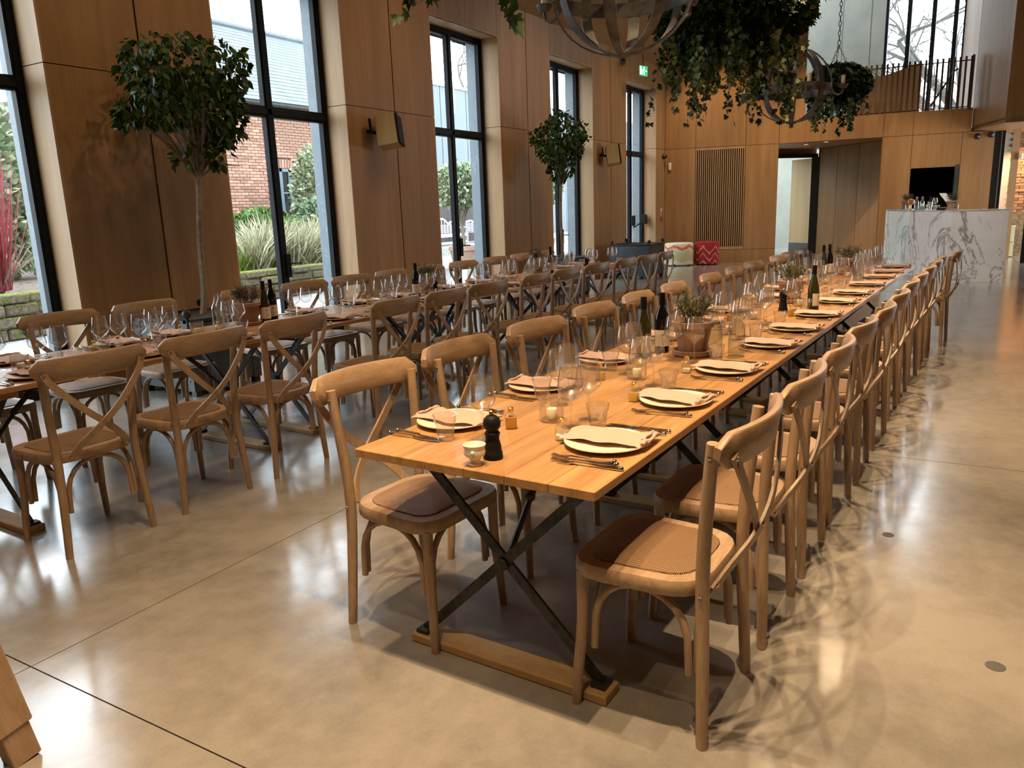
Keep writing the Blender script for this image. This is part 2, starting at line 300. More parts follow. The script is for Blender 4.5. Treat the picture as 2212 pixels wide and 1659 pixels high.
# ------------------------------------------------------------ geometry helpers
class MB:
    def __init__(s): s.v = []; s.f = []
    def add(s, vs, fs):
        n = len(s.v); s.v += [tuple(p) for p in vs]; s.f += [tuple(i+n for i in f) for f in fs]; return s
    def box(s, x0, x1, y0, y1, z0, z1):
        return s.add([(x, y, z) for z in (z0, z1) for y in (y0, y1) for x in (x0, x1)],
                     [(0, 2, 3, 1), (4, 5, 7, 6), (0, 1, 5, 4), (2, 6, 7, 3), (0, 4, 6, 2), (1, 3, 7, 5)])
    def bar(s, a, b, w, t, side=(0, 0, 1)):          # rectangular bar from a to b; w across 'side', t across the other
        a, b = Vector(a), Vector(b); d = (b-a).normalized(); sd = Vector(side); sd = (sd-d*sd.dot(d)).normalized(); n = d.cross(sd)
        vs = [p+sd*(w/2*i)+n*(t/2*j) for p in (a, b) for i, j in ((-1, -1), (1, -1), (1, 1), (-1, 1))]
        return s.add(vs, [(0, 3, 2, 1), (4, 5, 6, 7), (0, 1, 5, 4), (1, 2, 6, 5), (2, 3, 7, 6), (3, 0, 4, 7)])
    def sweep(s, path, prof, sides=None, closed=False):   # prof: 2D points; sides: vector per path point
        P = [Vector(p) for p in path]; n = len(P); k = len(prof) if not callable(prof) else len(prof(0)); vs = []
        up = None
        for i, p in enumerate(P):
            if closed: d = P[(i+1) % n]-P[i-1]
            else: d = P[min(i+1, n-1)]-P[max(i-1, 0)]
            d.normalize()
            if sides is not None: sd = Vector(sides[i])
            elif up is None: sd = Vector((0, 0, 1)) if abs(d.z) < .8 else Vector((1, 0, 0))
            else: sd = up
            sd = (sd-d*sd.dot(d)).normalized(); up = sd; nn = d.cross(sd)
            for (a, b) in (prof(i) if callable(prof) else prof): vs.append(p+sd*a+nn*b)
        fs = []
        m = n if closed else n-1
        for i in range(m):
            for j in range(k):
                q = (i+1) % n; fs.append((i*k+j, i*k+(j+1) % k, q*k+(j+1) % k, q*k+j))
        if not closed: fs += [tuple(range(k))[::-1], tuple((n-1)*k+j for j in range(k))]
        return s.add(vs, fs)
    def tube(s, path, r, k=8, closed=False):
        rr = (lambda i: r[i]) if isinstance(r, (list, tuple)) else (lambda i: r)
        return s.sweep(path, lambda i: [(rr(i)*math.cos(2*PI*j/k), rr(i)*math.sin(2*PI*j/k)) for j in range(k)], closed=closed)
    def lathe(s, prof, k=20, c=(0, 0, 0), mod=None):
        vs = []; fs = []; n = len(prof)
        for (r, z) in prof:
            for j in range(k):
                q = r*(1+(mod(j, z) if mod else 0)); a = 2*PI*j/k
                vs.append((c[0]+q*math.cos(a), c[1]+q*math.sin(a), c[2]+z))
        for i in range(n-1):
            for j in range(k): fs.append((i*k+j, i*k+(j+1) % k, (i+1)*k+(j+1) % k, (i+1)*k+j))
        if prof[0][0] > 1e-6: fs.append(tuple(range(k))[::-1])
        if prof[-1][0] > 1e-6: fs.append(tuple((n-1)*k+j for j in range(k)))
        return s.add(vs, fs)
    def ball(s, c, r, k=10): return s.lathe([(max(1e-7, r*math.sin(PI*i/6)), -r*math.cos(PI*i/6)) for i in range(7)], k, c)
    def prism(s, poly, z0, z1):
        n = len(poly)
        return s.add([(x, y, z0) for x, y in poly]+[(x, y, z1) for x, y in poly],
                     [tuple(range(n))[::-1], tuple(range(n, 2*n))]+[(i, (i+1) % n, n+(i+1) % n, n+i) for i in range(n)])
    def xprism(s, poly, M4):                          # poly in 2D extruded along local z by M4 (Matrix, depth)
        mt, d = M4; n = len(poly)
        return s.add([mt @ Vector((x, y, 0)) for x, y in poly]+[mt @ Vector((x, y, d)) for x, y in poly],
                     [tuple(range(n))[::-1], tuple(range(n, 2*n))]+[(i, (i+1) % n, n+(i+1) % n, n+i) for i in range(n)])
    def mesh(s, name, mat, smooth=False, bevel=0):
        me = bpy.data.meshes.new(name); me.from_pydata(s.v, [], s.f); me.update()
        bm = bmesh.new(); bm.from_mesh(me)
        bmesh.ops.remove_doubles(bm, verts=bm.verts, dist=1e-6)
        bmesh.ops.recalc_face_normals(bm, faces=bm.faces)
        if bevel: bmesh.ops.bevel(bm, geom=list(bm.edges), offset=bevel, segments=1, affect='EDGES', profile=.5, clamp_overlap=True)
        bm.to_mesh(me); bm.free()
        if smooth:
            me.polygons.foreach_set('use_smooth', [True]*len(me.polygons)); me.set_sharp_from_angle(angle=math.radians(smooth if smooth is not True else 42))
        me.materials.append(M[mat] if isinstance(mat, str) else mat); return me
    def obj(s, name, mat, parent=None, smooth=False, bevel=0, loc=None, kind=None):
        return link(name, s.mesh(name, mat, smooth, bevel), parent, loc, kind)
def link(name, me, parent=None, loc=None, kind=None, rz=0):
    o = bpy.data.objects.new(name, me); COL.objects.link(o)
    if parent is not None: o.parent = parent
    if loc is not None: o.location = loc
    if rz: o.rotation_euler[2] = rz
    if kind: o['kind'] = kind
    return o
def tag(o, label, cat, group=None):
    o['label'] = label; o['category'] = cat
    if group: o['group'] = group
    return o
def thing(name, label, cat, loc=(0, 0, 0), rz=0, group=None):
    o = bpy.data.objects.new(name, None); COL.objects.link(o); o.location = loc; o.rotation_euler = (0, 0, rz)
    o.empty_display_size = .1
    return tag(o, label, cat, group)
def struct(name, loc=(0, 0, 0)):
    o = bpy.data.objects.new(name, None); COL.objects.link(o); o.location = loc; o['kind'] = 'structure'; return o
def dup(o, loc=None, rz=None, label=None, group=None, parent=None):
    c = o.copy(); COL.objects.link(c)
    if parent is not None: c.parent = parent
    for ch in o.children: dup(ch, parent=c)
    if loc is not None: c.location = loc
    if rz is not None: c.rotation_euler[2] = rz
    if label: c['label'] = label
    if group: c['group'] = group
    return c
class Proto:                                          # first call places the original, later calls place copies
    def __init__(s, root): s.root = root; s.used = False
    def put(s, loc, rz, label, group=None, scale=None):
        if not s.used: o = s.root; s.used = True; o.location = loc; o.rotation_euler[2] = rz
        else: o = dup(s.root, loc, rz)
        o['label'] = label
        if group: o['group'] = group
        elif 'group' in o: del o['group']
        if scale: o.scale = (scale,)*3
        return o
def scatter(name, base_v, base_f, mats, locs, mat, parent=None, kind='stuff'):
    bv = np.array(base_v, float); n = len(locs); k = len(bv)
    V = np.einsum('nij,kj->nki', np.asarray(mats), bv)+np.asarray(locs)[:, None, :]
    V = V.reshape(-1, 3); F = []
    for i in range(n):
        for f in base_f: F.append(tuple(j+i*k for j in f))
    me = bpy.data.meshes.new(name); me.from_pydata(V.tolist(), [], F); me.update()
    me.polygons.foreach_set('use_smooth', [True]*len(me.polygons))
    me.materials.append(M[mat]); return link(name, me, parent, kind=kind)
def rmats(n, sizes, tilt=None, dirs=None):
    """rotation*size matrices: leaf local +y is its length, z its face; dirs = preferred length directions"""
    out = np.zeros((n, 3, 3))
    if dirs is None: dirs = rng.normal(size=(n, 3))
    dirs = dirs/np.linalg.norm(dirs, axis=1)[:, None]
    r = rng.normal(size=(n, 3)); x = np.cross(dirs, r); x /= np.linalg.norm(x, axis=1)[:, None]
    z = np.cross(x, dirs)
    out[:, :, 0] = x; out[:, :, 1] = dirs; out[:, :, 2] = z
    return out*np.asarray(sizes)[:, None, None]
LEAF = ([(0, 0, 0), (.26, .25, .06), (.30, .5, .07), (0, 1, -.06), (-.30, .5, .07), (-.26, .25, .06), (0, .45, 0)], [(0, 1, 6), (1, 2, 6), (2, 3, 6), (3, 4, 6), (4, 5, 6), (5, 0, 6)])
IVY = ([(0, 0, 0), (.18, -.08, .02), (.5, .1, .05), (.28, .35, .02), (.38, .68, .06), (.14, .6, 0), (0, 1.05, -.05), (-.14, .6, 0), (-.38, .68, .06), (-.28, .35, .02), (-.5, .1, .05), (-.18, -.08, .02), (0, .35, -.03)],
       [(i, (i+1) % 12, 12) for i in range(12)])
BLADE = ([(-.02, 0, 0), (.02, 0, 0), (.016, .55, .06), (-.016, .55, .06), (0, 1, .28)], [(0, 1, 2, 3), (3, 2, 4)])
NEEDLE = ([(-.05, 0, 0), (.05, 0, 0), (.04, .6, .06), (-.04, .6, .06), (0, 1, 0)], [(0, 1, 2, 3), (3, 2, 4)])
def rpoly(c, rad, seg=5):
    """rounded polygon from corners (ccw) with radii"""
    out = []; n = len(c)
    for i in range(n):
        p = Vector(c[i]); a = (Vector(c[i-1])-p).normalized(); b = (Vector(c[(i+1) % n])-p).normalized()
        r = rad[i] if isinstance(rad, (list, tuple)) else rad
        p0, p1 = p+a*r, p+b*r
        for j in range(seg+1):
            t = j/seg; q = (1-t)**2*p0+2*t*(1-t)*p+t*t*p1; out.append((q.x, q.y))
    return out
ORD = ['first', 'second', 'third', 'fourth', 'fifth', 'sixth', 'seventh', 'eighth', 'ninth', 'tenth', 'eleventh', 'twelfth', 'thirteenth']
# ------------------------------------------------------------ the room (x along the hall, y towards the window wall)
YW, YF, ZE, ZJ, ZH = 6.77, 7.08, 4.76, 2.835, 4.20
# floor slabs with saw-cut joints
fl = struct('floor'); MB().box(-5, 30, -4.2, 8.0, -.25, -.012).obj('screed', 'gap', fl)
xs = [-5, 1.22-3.65, 1.22, 4.87, 8.52, 12.17, 15.82, 19.47, 23.12, 26.77, 30]; ys = [-4.2, 2.72-3.65, 2.72, 6.37, 7.42]
for i in range(len(xs)-1):
    for j in range(len(ys)-1):
        MB().box(xs[i]+.0025, xs[i+1]-.0025, ys[j]+.0025, ys[j+1]-.0025, -.05, 0).obj('slab', 'floor', fl)
# small inlaid floor discs
for n, (x, y, r, lab) in enumerate(((2.70, -.185, .03, 'small dark round floor cap nearest the camera, in the open concrete'), (3.66, .21, .025, 'small round floor cap beside the right-hand row of chairs'))):
    tag(MB().lathe([(r, -.004), (r, .0015), (r*.8, .002)], 20).obj('floor_cap', 'skirt', loc=(x, y, 0)), lab, 'floor cap')
# window wall
WL = [1.90, 5.77, 9.54, 13.19, 16.83]; WR_ = [3.985, 7.67, 11.38, 15.03, 18.74]; CORX = 19.4
wl = struct('wall_left')
spans = [(-5, WL[0])]+[(WR_[i], WL[i+1]) for i in range(4)]+[(WR_[4], CORX+.25)]
for a, b in spans: MB().box(a+.02, b-.02, YW+.025, 7.36, -.05, ZE+.3).obj('core', 'gap', wl)
for a, b in zip(WL, WR_): MB().box(a-.03, b+.03, YW+.025, 7.36, ZH+.02, ZE+.3).obj('core', 'gap', wl)
def wpanel(x0, x1, z0, z1, mat='wall'): MB().box(x0, x1, YW, YW+.022, z0, z1).obj('panel', mat, wl)
g = .004
pan = [(-5, -2.5), (-2.5, -.3), (-.3, WL[0])]
for i in range(4):
    c = (WR_[i]+WL[i+1])/2+.03; pan += [(WR_[i], c-.006), (c+.006, WL[i+1])]
pan += [(WR_[4], CORX)]
for a, b in pan:
    wpanel(a+g, b-g, .0, ZJ-g); wpanel(a+g, b-g, ZJ+g, ZE)
for a, b in zip(WL, WR_):
    c = (a+b)/2; wpanel(a+g, c-g, ZH, ZE); wpanel(c+g, b-g, ZH, ZE)
    for x0, x1 in ((a-.02, a), (b, b+.02)):
        for z0, z1 in ((0, ZJ-g), (ZJ+g, ZH)): MB().box(x0, x1, YW-.001, 7.13, z0, z1).obj('reveal_panel', 'wallpale', wl)
    MB().box(a-.02, b+.02, YW-.001, 7.13, ZH, ZH+.02).obj('reveal_panel', 'wallpale', wl)
    # outer reveals in veined stone
    MB().box(b-.015, b+.06, 7.16, 7.37, -.05, ZH+.1).obj('outer_reveal', 'bluestone', wl)
    MB().box(a-.06, a+.015, 7.16, 7.37, -.05, ZH+.1).obj('outer_reveal', 'bluestone', wl)
    MB().box(a-.06, b+.06, 7.16, 7.37, ZH-.005, ZH+.12).obj('outer_reveal', 'bluestone', wl)
# windows (steel double doors with a transom)
ZT = 2.70
for i, (a, b) in enumerate(zip(WL, WR_)):
    w = struct('window_%d' % (i+1)); m = (a+b)/2 if i != 4 else 17.9
    y0, y1 = YF, YF+.09
    f = MB(); f.box(a, a+.06, y0, y1, 0, ZH); f.box(b-.06, b, y0, y1, 0, ZH); f.box(a, b, y0, y1, ZH-.07, ZH); f.box(a, b, y0-.03, y1+.05, -.02, .09)
    f.obj('frame', 'frame', w, bevel=.004)
    MB().box(a+.06, b-.06, y0-.005, y1, ZT-.036, ZT+.036).obj('transom', 'frame', w, bevel=.004)
    MB().box(m-.035, m+.035, y0-.005, y1, .09, ZH-.07).obj('mullion', 'frame', w, bevel=.004)
    for (p, q) in ((a+.06, m-.035), (m+.035, b-.06)):
        for (z0, z1) in ((.09, ZT-.036), (ZT+.036, ZH-.07)):
            s = MB(); t = .024
            s.box(p, p+t, y0+.01, y1-.01, z0, z1); s.box(q-t, q, y0+.01, y1-.01, z0, z1); s.box(p+t, q-t, y0+.01, y1-.01, z0, z0+t*(2.5 if z0 < 1 else 1)); s.box(p+t, q-t, y0+.01, y1-.01, z1-t, z1)
            s.obj('sash', 'black', w)
            MB().box(p+t, q-t, y0+.045, y0+.051, z0+t*.9, z1-t*.9).obj('pane', 'pane', w)
    if i in (1, 2, 3):
        h = MB().box(m+.01, m+.08, y0-.03, y0-.004, .80, 1.08).obj('lock_plate', 'black', w, bevel=.003)
        k = MB(); k.tube([(m+.045, y0-.03, .97), (m+.045, y0-.075, .97), (m+.06, y0-.085, .97), (m+.20, y0-.085, .965)], .009, 8); k.obj('handle', 'black', h, smooth=True)
    if i == 4:
        h = MB().box(m-.06, m+.05, y0-.09, y0-.006, 1.02, 1.26).obj('lock_case', 'black', w, bevel=.004)
        k = MB(); k.tube([(m-.15, y0-.11, 1.0), (m+.02, y0-.11, 1.0), (m+.12, y0-.13, 1.05), (b-.12, y0-.13, 1.07)], .016, 8); k.obj('push_bar', 'black', h, smooth=True)
        MB().box(b-.17, b-.07, y0-.12, y0-.006, 1.05, 1.27).obj('lock_case', 'black', w, bevel=.004)
# ceiling: two timber slopes
YR, ZR = 1.7, 8.4
ce = struct('ceiling')
def slope(ya, za, yb, zb, x0, x1, t, mat, nm, off=0):
    v = [(x, y, z+dz) for x in (x0, x1) for (y, z) in ((ya, za), (yb, zb)) for dz in (0, t)]
    return MB().add(v, [(0, 1, 3, 2), (4, 6, 7, 5), (0, 4, 5, 1), (2, 3, 7, 6), (0, 2, 6, 4), (1, 5, 7, 3)]).obj(nm, mat, ce)
slope(YW+.8, ZE-.55, YR, ZR+.03, -5, 20.6, .2, 'gap', 'deck'); slope(YR, ZR+.03, -4.2, ZE-.5, -5, 20.6, .2, 'gap', 'deck')
sl = (ZR-ZE)/(YW-YR)
cuts = [YW, 5.35, 3.9, 2.6, YR]; xsr = [-5]+[-2.5+1.845*k for k in range(13)]
for i in range(len(xsr)-1):
    for j in range(4):
        ya, yb = cuts[j]-g, cuts[j+1]+g
        slope(ya, ZE+(YW-ya)*sl-.02, yb, ZE+(YW-yb)*sl-.02, xsr[i]+g, xsr[i+1]-g, .02, 'ceil', 'panel')
slope(YR, ZR-.03, -3.4, ZR-.03-(YR+3.4)*sl, -5, 20.4, .02, 'ceil', 'panel')
# right and back walls
wr = struct('wall_right'); MB().box(-5, 18.2, -3.65, -3.4, -.05, ZE+.1).obj('core', 'wall', wr)
wb = struct('wall_back'); MB().box(-5.2, -5, -4.2, 8, -.05, 9).obj('core', 'wall', wb)
# oriented wall pieces on a plan line p->q (room side is to the right of p->q)
def seg(par, p, q, z0, z1, t, mat, nm, off=0.0, s0=0.0, s1=1.0):
    p, q = Vector(p), Vector(q); d = q-p; n = Vector((d.y, -d.x)).normalized()   # towards the room
    a, b = p+d*s0+n*off, p+d*s1+n*off
    a2, b2 = a-n*t, b-n*t
    return MB().prism([(a.x, a.y), (b.x, b.y), (b2.x, b2.y), (a2.x, a2.y)][::-1], z0, z1).obj(nm, mat, par)
wf = struct('wall_far')
A0, A1 = (19.4, 6.77), (20.18, 4.17)          # grille wall
B0, B1 = (20.44, 1.9), (20.71, -.31)          # hatch wall
def sA(y): return (6.77-y)/2.6
def sB(y): return (1.9-y)/2.21
# upper timber wall left of the balcony opening
seg(wf, A0, A1, -.05, 8.2, .2, 'gap', 'core', -.022)
vs = [6.77, 6.05, 4.91, 4.17]
for k in range(3):
    a, b = sA(vs[k])+.002, sA(vs[k+1])-.002
    if k != 1: seg(wf, A0, A1, .33, ZJ-g, .02, 'wall', 'panel', 0, a, b)
    seg(wf, A0, A1, ZJ+g, 5.3, .02, 'wall', 'panel', 0, a, b); seg(wf, A0, A1, 5.31, 8.2, .02, 'wall', 'panel', 0, a, b)
seg(wf, A0, A1, 0, .322, .02, 'wall', 'skirting_panel', 0, .002, .998)
# piece of upper wall between the grille wall and the balcony opening
C0 = (20.18, 4.17); C1 = (20.24, 3.62)
seg(wf, C0, C1, 3.34, 8.2, .15, 'wall', 'panel', 0, 0, 1)
# ventilation grille of upright slats
gr = thing('ventilation_grille', 'tall oak slatted ventilation grille in the far wall', 'grille')
seg(gr, A0, A1, .34, 2.815, .008, 'gap', 'backing', -.018, sA(6.045), sA(4.915))
for (z0, z1) in ((.332, .40), (2.775, 2.828)): seg(gr, A0, A1, z0, z1, .022, 'wallpale', 'frame_rail', .003, sA(6.045), sA(4.915))
NS = 23
for k in range(NS+1):
    yc = 6.03-(6.03-4.93)*k/NS
    seg(gr, A0, A1, .40, 2.775, .022, 'wallpale', 'slat', .003, sA(yc+.0105), sA(yc-.0105))
# hatch wall with fascia, panels and a dark serving hatch
def hp(y0, y1, z0, z1): seg(wf, B0, B1, z0, z1, .02, 'wall', 'panel', 0, sB(y0)+.002, sB(y1)-.002)
for (y0, y1, z0, z1) in ((1.9, 1.32, -.05, 2.9), (.29, -.31, -.05, 2.9), (1.32, .29, 2.14, 2.9), (1.32, .29, -.05, 1.0)): seg(wf, B0, B1, z0, z1, .2, 'gap', 'core', -.022, sB(y0), sB(y1))
hp(1.9, 1.3, 0, 2.83-g); hp(1.3, .31, 0, 1.0); hp(1.3, .31, 2.14, 2.83-g); hp(.31, -.31, 0, 2.83-g)
seg(wf, (20.71, -.31), (21.3, -.29), 0, 2.83, .02, 'wall', 'panel')
ht = wf
seg(ht, B0, B1, 2.10, 2.14, .16, 'wall', 'hatch_head', -.005, sB(1.3), sB(.31)); seg(ht, B0, B1, 1.0, 2.14, .16, 'wall', 'hatch_jamb', -.005, sB(1.32), sB(1.29)); seg(ht, B0, B1, 1.0, 2.14, .16, 'planter', 'hatch_jamb', -.005, sB(.40), sB(.31))
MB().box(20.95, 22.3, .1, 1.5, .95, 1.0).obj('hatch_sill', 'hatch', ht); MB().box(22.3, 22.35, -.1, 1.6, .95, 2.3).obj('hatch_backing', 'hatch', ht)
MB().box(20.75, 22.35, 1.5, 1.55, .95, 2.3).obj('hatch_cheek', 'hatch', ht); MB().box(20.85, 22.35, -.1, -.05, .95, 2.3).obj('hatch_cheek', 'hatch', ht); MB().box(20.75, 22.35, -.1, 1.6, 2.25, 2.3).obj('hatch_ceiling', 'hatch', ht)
# fascia above niche and hatch
F0, F1 = (20.18, 4.17), (20.65, .15)
def sF(y): return (4.17-y)/4.02
seg(wf, F0, F1, 2.84, 3.33, .2, 'gap', 'core', -.03)
for y0, y1 in ((4.17, 1.9), (1.9, 1.3), (1.3, .15)): seg(wf, F0, F1, 2.835, 3.34, .024, 'wall', 'fascia_panel', -.004, sF(y0)+.001, sF(y1)-.001)
# niche: soffit, angled back wall, door to the concrete lobby
MB().add([(20.2, 4.17, 2.84), (20.46, 1.9, 2.84), (21.75, 2.03, 2.84), (25.2, 5.2, 2.84), (21.5, 5.2, 2.84)]+[(20.2, 4.17, 2.95), (20.46, 1.9, 2.95), (21.75, 2.03, 2.95), (25.2, 5.2, 2.95), (21.5, 5.2, 2.95)],
        [(0, 1, 2, 3, 4), (5, 9, 8, 7, 6), (0, 5, 6, 1), (1, 6, 7, 2), (2, 7, 8, 3), (3, 8, 9, 4), (4, 9, 5, 0)]).obj('soffit', 'wall', wf)
N0, N1 = (23.36, 3.76), (21.62, 2.02)
seg(wf, N0, N1, -.05, 2.84, .1, 'gap', 'core', -.02)
for s0, s1 in ((0, .33), (.33, .67), (.67, 1)): seg(wf, N0, N1, .0, 2.83, .02, 'wall', 'panel', 0, s0+.003, s1-.003)
seg(wf, (21.62, 2.02), (20.46, 1.92), 0, 2.83, .04, 'wall', 'panel')
seg(wf, (20.2, 4.19), (21.3, 5.2), -.05, 2.84, .05, 'wall', 'panel')
dj = MB(); dj.box(23.3, 23.5, 3.72, 3.92, 0, 2.62); dj.obj('door_jamb', 'gap', wf)
MB().bar((23.4, 3.82, 2.66), (21.9, 5.3, 2.66), .10, .16).obj('door_head', 'gap', wf)
seg(wf, (21.9, 5.3), (23.4, 3.82), 2.70, 2.86, .1, 'wall', 'panel')
dr = struct('door_1'); 
dd = MB().box(0, .80, -.025, .025, .28, 2.6).obj('leaf', 'lightoak', dr); MB().box(0, .80, -.027, .027, .01, .275).obj('kick_plate', 'skirt', dr)
MB().tube([(.72, -.03, 1.05), (.72, -.07, 1.05), (.62, -.075, 1.05)], .01).obj('handle', 'black', dd)
dr.location = (23.52, 3.93, 0); dr.rotation_euler = (0, 0, math.radians(52))
# concrete lobby behind (left without a roof so that sky light fills it)
lb = struct('wall_lobby')
MB().box(26.0, 26.3, 3.5, 9.2, -.1, 8.5).obj('concrete_wall', 'concrete', lb); MB().box(20.4, 26.3, 8.6, 8.9, -.1, 3.3).obj('concrete_wall', 'concrete', lb)
MB().box(21.0, 21.3, 5.2, 8.6, -.1, 3.4).obj('concrete_wall', 'concrete', lb)
# recessed downlights in the niche soffit
for k, (x, y) in enumerate(((21.35, 3.75), (20.85, 3.2))):
    t = thing('recessed_downlight', ['small lit downlight in the niche soffit, nearer the open door', 'small lit downlight in the middle of the niche soffit'][k], 'downlight', (x, y, 2.835))
    MB().lathe([(.05, -.004), (.05, .002), (.065, .002), (.065, -.006)], 20).obj('trim_ring', 'whiteplastic', t); MB().lathe([(.048, -.002), (.048, .001)], 20).obj('lens', 'lamp', t)
    spot('niche_downlight', (x, y, 2.8), (x+.1, y, 0), 22, 110)
# balcony: slab, concrete wall, tall window, slatted balustrade
bl = struct('balcony_floor'); MB().prism([(20.35, 4.17), (20.80, .15), (24.6, .15), (24.6, 5.9), (20.35, 5.9)], 3.1, 3.30).obj('slab', 'concrete', bl)
wc = struct('wall_balcony')
MB().box(24.0, 24.3, 2.36, 6.2, 3.3, 8.8).obj('concrete_wall', 'concrete', wc); MB().box(20.5, 24.3, 6.0, 6.3, 3.3, 8.8).obj('concrete_wall', 'concrete', wc)
for zz in (4.62,): MB().box(23.992, 24.0, 2.36, 6.0, zz, zz+.012).obj('shutter_joint', 'skirt', wc)
for yy in (2.7, 3.4, 4.5): MB().box(23.994, 24.0, yy, yy+.012, 3.3, 8.8).obj('shutter_joint', 'skirt', wc)
MB().box(20.45, 24.6, -3.8, 4.4, 8.6, 8.8).obj('roof', 'wall', wc)  # unseen slab added to keep sky light off the upper right timber
seg(wc, (24.2, .55), (21.2, .16), 3.3, 8.8, .15, 'wall', 'panel')
win = struct('window_6')
f = MB(); f.box(24.0, 24.16, 2.29, 2.36, 3.3, 8.8); f.box(24.0, 24.16, .50, .56, 3.3, 8.8); f.box(24.0, 24.16, .5, 2.36, 3.3, 3.42); f.obj('frame', 'frame', win)
for yy in (1.80, 1.23, .735): MB().box(23.97, 24.16, yy-.05, yy+.05, 3.4, 8.8).obj('mullion', 'frame', win)
for y0, y1 in ((.56, .685), (.785, 1.18), (1.28, 1.75), (1.85, 2.29)): MB().box(24.08, 24.086, y0, y1, 3.42, 8.8).obj('pane', 'pane', win)
# stair balustrade and its handrail on the balcony
sb = thing('stair_balustrade', 'oak stair balustrade with sloping top behind the balcony slats', 'balustrade')
MB().add([(21.8, 1.36, 3.3), (21.8, 2.9, 3.3), (21.8, 2.9, 4.15), (21.8, 1.36, 4.54), (22.05, 1.30, 3.3), (22.05, 2.9, 3.3), (22.05, 2.9, 4.15), (22.05, 1.30, 4.54)],
         [(0, 1, 2, 3), (4, 7, 6, 5), (0, 3, 7, 4), (1, 5, 6, 2), (3, 2, 6, 7), (0, 4, 5, 1)]).obj('panel', 'wall', sb)
hr = MB(); hr.tube([(21.8, 1.05, 3.55), (21.8, .75, 4.06), (21.8, .62, 4.28), (21.8, .55, 4.33), (21.8, .50, 4.31), (21.8, .49, 4.15), (21.8, .49, 3.31)], .022, 8)
tag(hr.obj('stair_handrail', 'black', smooth=True), 'black bent metal handrail sloping up behind the balcony slats', 'handrail')
br = thing('balcony_railing', 'balcony railing of upright dark-edged oak slats above the niche', 'railing')
G0, G1 = (20.27, 3.5), (20.64, .2)
for k in range(30):
    s0 = (k+.5)/30
    seg(br, G0, G1, 3.34, 4.42, .05, 'slatdark', 'slat', .0, s0-.0062, s0+.0062)
seg(br, G0, G1, 4.33, 4.352, .02, 'black', 'top_rail', -.055, 0, 1); seg(br, G0, G1, 3.36, 3.38, .02, 'black', 'bottom_rail', -.055, 0, 1)
seg(br, G0, G1, 3.30, 4.44, .08, 'slatdark', 'end_post', 0, .985, 1)
# upper right timber volume and the alcove under it
ur = struct('wall_upper_right')
U0 = Vector((20.79, .15)); ud = Vector((-math.cos(math.radians(13)), -math.sin(math.radians(13)))); U1 = U0+ud*2.54; U2 = U1+Vector((.25, -3.2))
seg(ur, U0, U1, 2.86, 8.6, .1, 'wall', 'panel', 0, .002, .998); seg(ur, U1, U2, 2.80, 8.6, .1, 'wall', 'panel', 0, .006, 1)
MB().add([(U0.x, U0.y, 2.86), (U1.x, U1.y, 2.80), (U2.x, U2.y, 2.80), (23.5, -3.6, 2.86), (23.5, .15, 2.86)]+[(U0.x, U0.y, 2.96), (U1.x, U1.y, 2.9), (U2.x, U2.y, 2.9), (23.5, -3.6, 2.96), (23.5, .15, 2.96)],
        [(0, 1, 2, 3, 4), (5, 9, 8, 7, 6), (0, 5, 6, 1), (1, 6, 7, 2), (2, 7, 8, 3), (3, 8, 9, 4), (4, 9, 5, 0)]).obj('soffit', 'wall', ur)
wa = struct('wall_alcove')
MB().box(21.1, 21.3, -.52, -.30, 0, 2.9).obj('door_pocket', 'gap', wa); MB().box(20.9, 20.92, -.46, -.44, 0, 2.85).obj('pocket_edge', 'skirt', wa)
MB().box(20.95, 21.05, -.80, -.66, 0, 2.84).obj('post', 'wallpale', wa)
MB().box(22.42, 22.6, -3.6, -.12, -.05, 2.9).obj('mortar_bed', 'mortar', wa)
bme = MB().box(0, .06, -.105, .105, 0, .062).mesh('brick', 'brickdark')
for r in range(27):
    for c in range(5):
        z = 1.02+r*.068; y = -.82-c*.222-(.111 if r % 2 else 0)
        if z < 2.8: link('brick', bme, wa, (22.36+random.uniform(-.02, .02), y, z), rz=random.uniform(-.04, .04))
MB().box(22.2, 22.42, -2.2, -.62, 0, 1.02).obj('stone_base', 'ledge', wa)
MB().box(19.9, 20.0, -1.15, -.98, 0, 1.35).obj('dark_post', 'black', wa)
for k, (z0, z1) in enumerate(((.02, .34), (.36, .72))):
    t = thing('cream_crate', ['cream painted crate on the alcove floor beside the bar', 'cream painted crate stacked on another in the alcove'][k], 'crate', (21.9, -.78, z0))
    MB().box(-.14, .14, -.13, .13, 0, z1-z0-.03).obj('body', 'cream', t); MB().box(-.15, .15, -.14, .14, z1-z0-.03, z1-z0).obj('lid', 'cream', t)
